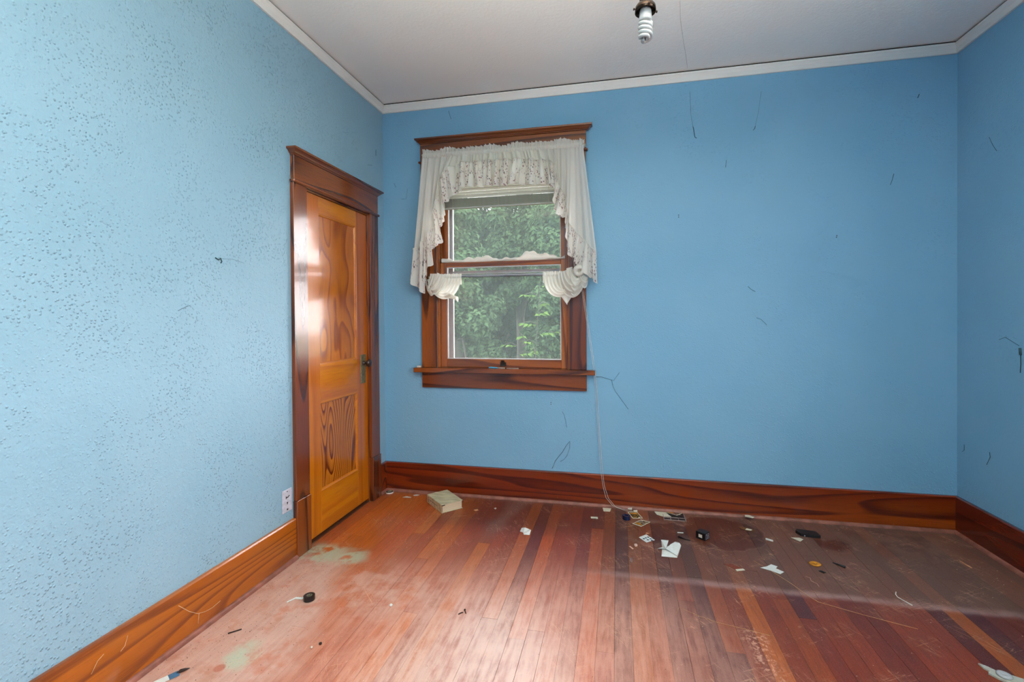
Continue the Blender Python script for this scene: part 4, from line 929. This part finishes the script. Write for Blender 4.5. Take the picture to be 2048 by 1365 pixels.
# ------------------------------------------------------------------ cobwebs and marks, parts of their walls
def web(par, pts, r=.0013, mat=None): return tube('cobweb', pts, r, mat or M_COBWEB, par, 5)
Bk = lambda L, r=.0012: web(wall_back, [(x, -.0025, z) for x, z in L], r)
Bk([(2.213, 2.795), (2.22, 2.638), (2.232, 2.56)], .0006); Bk([(2.232, 2.56), (2.235, 2.552), (2.244, 2.491), (2.255, 2.484)], .0022)
Bk([(2.648, 2.749), (2.631, 2.622), (2.612, 2.53)], .0005); Bk([(2.612, 2.53), (2.609, 2.515), (2.600, 2.505)], .0018)
Bk([(2.438, 2.325), (2.433, 2.278)]); Bk([(2.566, 1.499), (2.585, 1.479), (2.61, 1.464)]); Bk([(2.617, 1.295), (2.644, 1.285), (2.677, 1.249)], .0009)
Bk([(3.392, 2.169), (3.383, 2.131), (3.373, 2.103)]); Bk([(3.526, 2.639), (3.518, 2.618)], .002)
Bk([(1.59, .892), (1.626, .894), (1.664, .882), (1.711, .869), (1.735, .906), (1.749, .925)], .001); Bk([(1.697, .872), (1.705, .833), (1.718, .80), (1.761, .74), (1.807, .676)], .0009)
Bk([(1.354, .643), (1.368, .621), (1.379, .576), (1.386, .534)], .0009); Bk([(1.407, .436), (1.384, .409), (1.355, .359), (1.304, .294), (1.281, .238)], .0014); Bk([(1.408, .43), (1.406, .39), (1.386, .333), (1.361, .303), (1.338, .29)], .0011)
Bk([(.53, 2.832), (.549, 2.771)]); Bk([(.091, 2.329), (.107, 2.298)]); Bk([(.2, 2.28), (.187, 2.206), (.151, 2.208)], .0009)
for x, z in ((2.140, 1.983), (2.140, 1.970), (3.082, 1.806), (3.080, 1.796), (1.275, .705), (1.275, .692)): lathe('nail_hole', [(.0035, 0), (.0025, .0015), (0, .0015)], M_BLACK, wall_back, 8, Matrix.Translation((x, -.0003, z)) @ Matrix.Rotation(math.pi/2, 4, 'X'))
Lf = lambda L, r=.0013: web(wall_left, [(.0025, y, z) for y, z in L], r)
Lf([(-1.544, 1.58), (-1.528, 1.573), (-1.515, 1.581), (-1.509, 1.568), (-1.515, 1.560)], .0026); Lf([(-1.729, 1.343), (-1.698, 1.358), (-1.672, 1.367)], .0008); Lf([(-.233, 2.402), (-.163, 2.421)], .0009); Lf([(-.109, 2.552), (-.110, 2.507)])
Lf([(-1.51, 1.58), (-1.45, 1.585), (-1.38, 1.575)], .0005);
Rg = lambda L, r=.0013: web(wall_right, [(RW-.0025, y, z) for y, z in L], r)
Rg([(-.32, 1.171), (-.36, 1.186), (-.448, 1.146)], .0010); Rg([(-.454, 1.135), (-.457, 1.10)], .006); Rg([(-.457, 1.10), (-.458, 1.051), (-.455, 1.01)], .0018)
Rg([(-.256, .553), (-.26, .527), (-.235, .478)]); Rg([(-.063, .543), (-.063, .51), (-.046, .497)]); Rg([(-.249, 2.271), (-.273, 2.221), (-.301, 2.179)], .0008)
web(ceiling, [(2.059, -.751, ZC-.0015), (2.08, -.6, ZC-.0015), (2.12, -.4, ZC-.0015), (2.162, -.209, ZC-.0015), (2.192, -.053, ZC-.0015)], .0004, M_HINGE)  # this strand is a hairline crack in the ceiling
bbl = bpy.data.objects['baseboard_left']
for L in ([(-1.761, .167), (-1.714, .115), (-1.675, .082), (-1.639, .068), (-1.601, .063), (-1.56, .068)], [(-1.668, .079), (-1.671, .060), (-1.673, .039)], [(-1.96, .18), (-1.97, .15), (-1.985, .14)], [(-2.08, .13), (-2.06, .16), (-2.04, .17)]):
    web(bbl, [(.0215, y, z) for y, z in L], .0011, M_COBLIGHT)

# ------------------------------------------------------------------ outdoors
M_GROUND = plain('grass_ground', srgb(70, 84, 50), .9)
structure(boxes('ground', [(-60, 60, -60, 60, -.95, -.90)], M_GROUND))
structure(boxes('bounce_slab', [(4.3, 22, -16, 6, -.90, -.86)], plain('pale_bounce', srgb(206, 200, 190), .9)))  # unseen pale slab, added to bounce daylight up to the ceiling
def leafmat(name, a, b):
    t = NT(name); g = t.pos(); n = t.noise(g, 9, 2)
    c = t.mix(t.ss(n, .3, .7), a, b)
    d = t.n.new('ShaderNodeBsdfDiffuse'); tr = t.n.new('ShaderNodeBsdfTranslucent'); mx = t.n.new('ShaderNodeMixShader'); mx.inputs[0].default_value = .3
    t.l.new(c, d.inputs[0]); t.l.new(c, tr.inputs[0]); t.l.new(d.outputs[0], mx.inputs[1]); t.l.new(tr.outputs[0], mx.inputs[2]); t.l.new(mx.outputs[0], t.out.inputs[0])
    return t.m
M_LEAF1 = leafmat('maple_leaf', srgb(34, 50, 34), srgb(56, 76, 52))
M_LEAF2 = leafmat('dark_leaf', srgb(14, 26, 20), srgb(26, 40, 26))
M_LEAF3 = leafmat('bright_leaf', srgb(52, 74, 34), srgb(66, 88, 42))
M_BARK = plain('bark', srgb(28, 24, 20), .9, bump=.5)
LEAF = np.array([(0, 0, 0), (.35, .28, .06), (1, 0, -.08), (.35, -.28, .06), (.55, 0, -.02)])
LF = [(0, 1, 4), (1, 2, 4), (0, 4, 3), (4, 2, 3)]
def leaves(centers, normals, size):
    n = len(centers); r1 = RNG.normal(size=(n, 3)); nn = normals+RNG.normal(size=(n, 3))*.45; nn /= np.linalg.norm(nn, axis=1)[:, None]
    ax = np.cross(nn, r1); ax /= np.linalg.norm(ax, axis=1)[:, None]; ax[:, 2] -= .35; ax /= np.linalg.norm(ax, axis=1)[:, None]
    ay = np.cross(nn, ax); s_ = size*RNG.uniform(.7, 1.3, size=(n, 1))
    V = centers[:, None, :]+s_[:, None, :]*(LEAF[None, :, 0:1]*ax[:, None, :]+LEAF[None, :, 1:2]*ay[:, None, :]+LEAF[None, :, 2:3]*nn[:, None, :])
    return V
def mesh_np(name, V, mat, parent, stuff):
    n = len(V); me = bpy.data.meshes.new(name); me.vertices.add(n*5); me.vertices.foreach_set('co', V.reshape(-1))
    F_ = (np.array(LF)[None]+5*np.arange(n)[:, None, None]).reshape(-1)
    me.loops.add(len(F_)); me.loops.foreach_set('vertex_index', F_); me.polygons.add(n*4); me.polygons.foreach_set('loop_start', np.arange(0, n*12, 3)); me.polygons.foreach_set('loop_total', np.full(n*4, 3))
    me.update(); me.validate(); o = link(name, me, mat, parent)
    if stuff: o['kind'] = 'stuff'
    return o
def tree(name, loc, blobs, nleaf, size, mat, label, trunk_h):
    e_ = thing(empty(name, loc), label, 'tree', None)
    C_ = []; N_ = []
    for (bx_, by_, bz_, br_) in blobs:
        k = int(nleaf*br_*br_); d = RNG.normal(size=(k, 3)); d /= np.linalg.norm(d, axis=1)[:, None]
        rr = br_*RNG.uniform(.55, 1.06, size=(k, 1)); C_.append(np.array([bx_, by_, bz_])+d*rr*np.array([1, 1, .8])); N_.append(d+np.array([0, 0, .6]))
    mesh_np('foliage', leaves(np.vstack(C_), np.vstack(N_), size), mat, e_, True)
    tube('trunk', [(0, 0, -.02), (.05, 0, trunk_h*.5), (0, .05, trunk_h), (.1, 0, trunk_h+.9)], .12, M_BARK, e_, 9, [1.2, 1., .8, .4])
    for i in range(5):
        b = blobs[(i*3) % len(blobs)]; tube('branch', [(0, 0, trunk_h*.8), (b[0]*.5, b[1]*.5, trunk_h*.5+b[2]*.5+.2), (b[0], b[1], b[2])], .04, M_BARK, e_, 6, [1.2, .8, .3])
    return e_
def blobset(n, sx, sy, z0, z1, r0, r1):
    out = []
    for i in range(n):
        z = random.uniform(z0, z1); k = 1-.45*max(0, (z-(z0+z1)/2)/((z1-z0)/2))
        out.append((random.uniform(-sx, sx)*k, random.uniform(-sy, sy)*k, z, random.uniform(r0, r1)))
    return out
tree('leafy_tree', (-1.5, 6.0, -.9), blobset(38, .72, .5, .7, 4.6, .28, .46), 6000, .105, M_LEAF1, 'bushy green tree outside the left half of the window', 2.2)
tree('leafy_tree', (.72, 6.3, -.9), blobset(38, .72, .5, .7, 4.6, .28, .46), 6000, .105, M_LEAF1, 'bushy green tree outside the right half of the window', 2.2)
tree('evergreen_tree', (-1.2, 9.6, -.9), blobset(58, 2.4, .5, .3, 4.9, .55, .85), 2200, .17, M_LEAF2, 'dark tree closing the view behind the two bushy trees', 2.6)
tree('evergreen_tree', (-1.8, 14., -.9), blobset(46, 3.8, .6, .6, 5.9, .8, 1.1), 1500, .24, M_LEAF2, 'tall dark tree farthest away outside the window', 3.6)
tree('leafy_tree', (-.55, 7.75, -.9), blobset(26, .75, .25, 2.75, 5.0, .26, .40), 6000, .115, M_LEAF1, 'light green tree seen between the two bushy trees', 2.4)
# nearer bright sprigs with leaflets that can be told apart
LM = bpy.data.meshes.new('leaflet'); LM.from_pydata([tuple(v) for v in LEAF*np.array([1, 1.1, 1])], [], LF); LM.update(); LM.materials.append(M_LEAF3)
def sprig(loc, h, lean, nb, label):
    e_ = thing(empty('young_sapling', loc), label, 'sapling')
    stem = [Vector((lean*(k/6)**2, 0, h*k/6)) for k in range(7)]
    tube('stem', stem, .008, M_BARK, e_, 6, [1.3, 1.2, 1., .9, .7, .5, .3])
    for i in range(nb):
        v = .35+.65*i/nb; k = v*6; j = min(5, int(k)); b = stem[j].lerp(stem[j+1], k-j); a = i*2.4; L_ = .34*(1.1-.5*v)
        d = Vector((math.cos(a), math.sin(a)*.7, .35)).normalized(); tip = b+d*L_+Vector((0, 0, -.06))
        tube('twig', [b, b+d*L_*.5+Vector((0, 0, .01)), tip], .0035, M_BARK, e_, 5)
        for q_ in range(7):
            w = .2+.8*q_/6; c = b+(tip-b)*w; sd = 1 if q_ % 2 else -1
            dd = (d*.5+Vector((-d.y, d.x, 0))*sd).normalized() if q_ < 6 else d
            o = bpy.data.objects.new('leaflet', LM); COL.objects.link(o); o.parent = e_; o.location = c
            o.rotation_euler = (random.uniform(-.5, .5), random.uniform(.1, .5), math.atan2(dd.y, dd.x)); s_ = .085*random.uniform(.8, 1.2); o.scale = (s_, s_, s_)
sprig((.62, 2.9, -.9), 2.75, .12, 14, 'bright green sapling close outside the right edge of the window')
sprig((.28, 3.2, -.9), 2.05, .10, 11, 'short yellow-green sapling outside the lower right of the window')
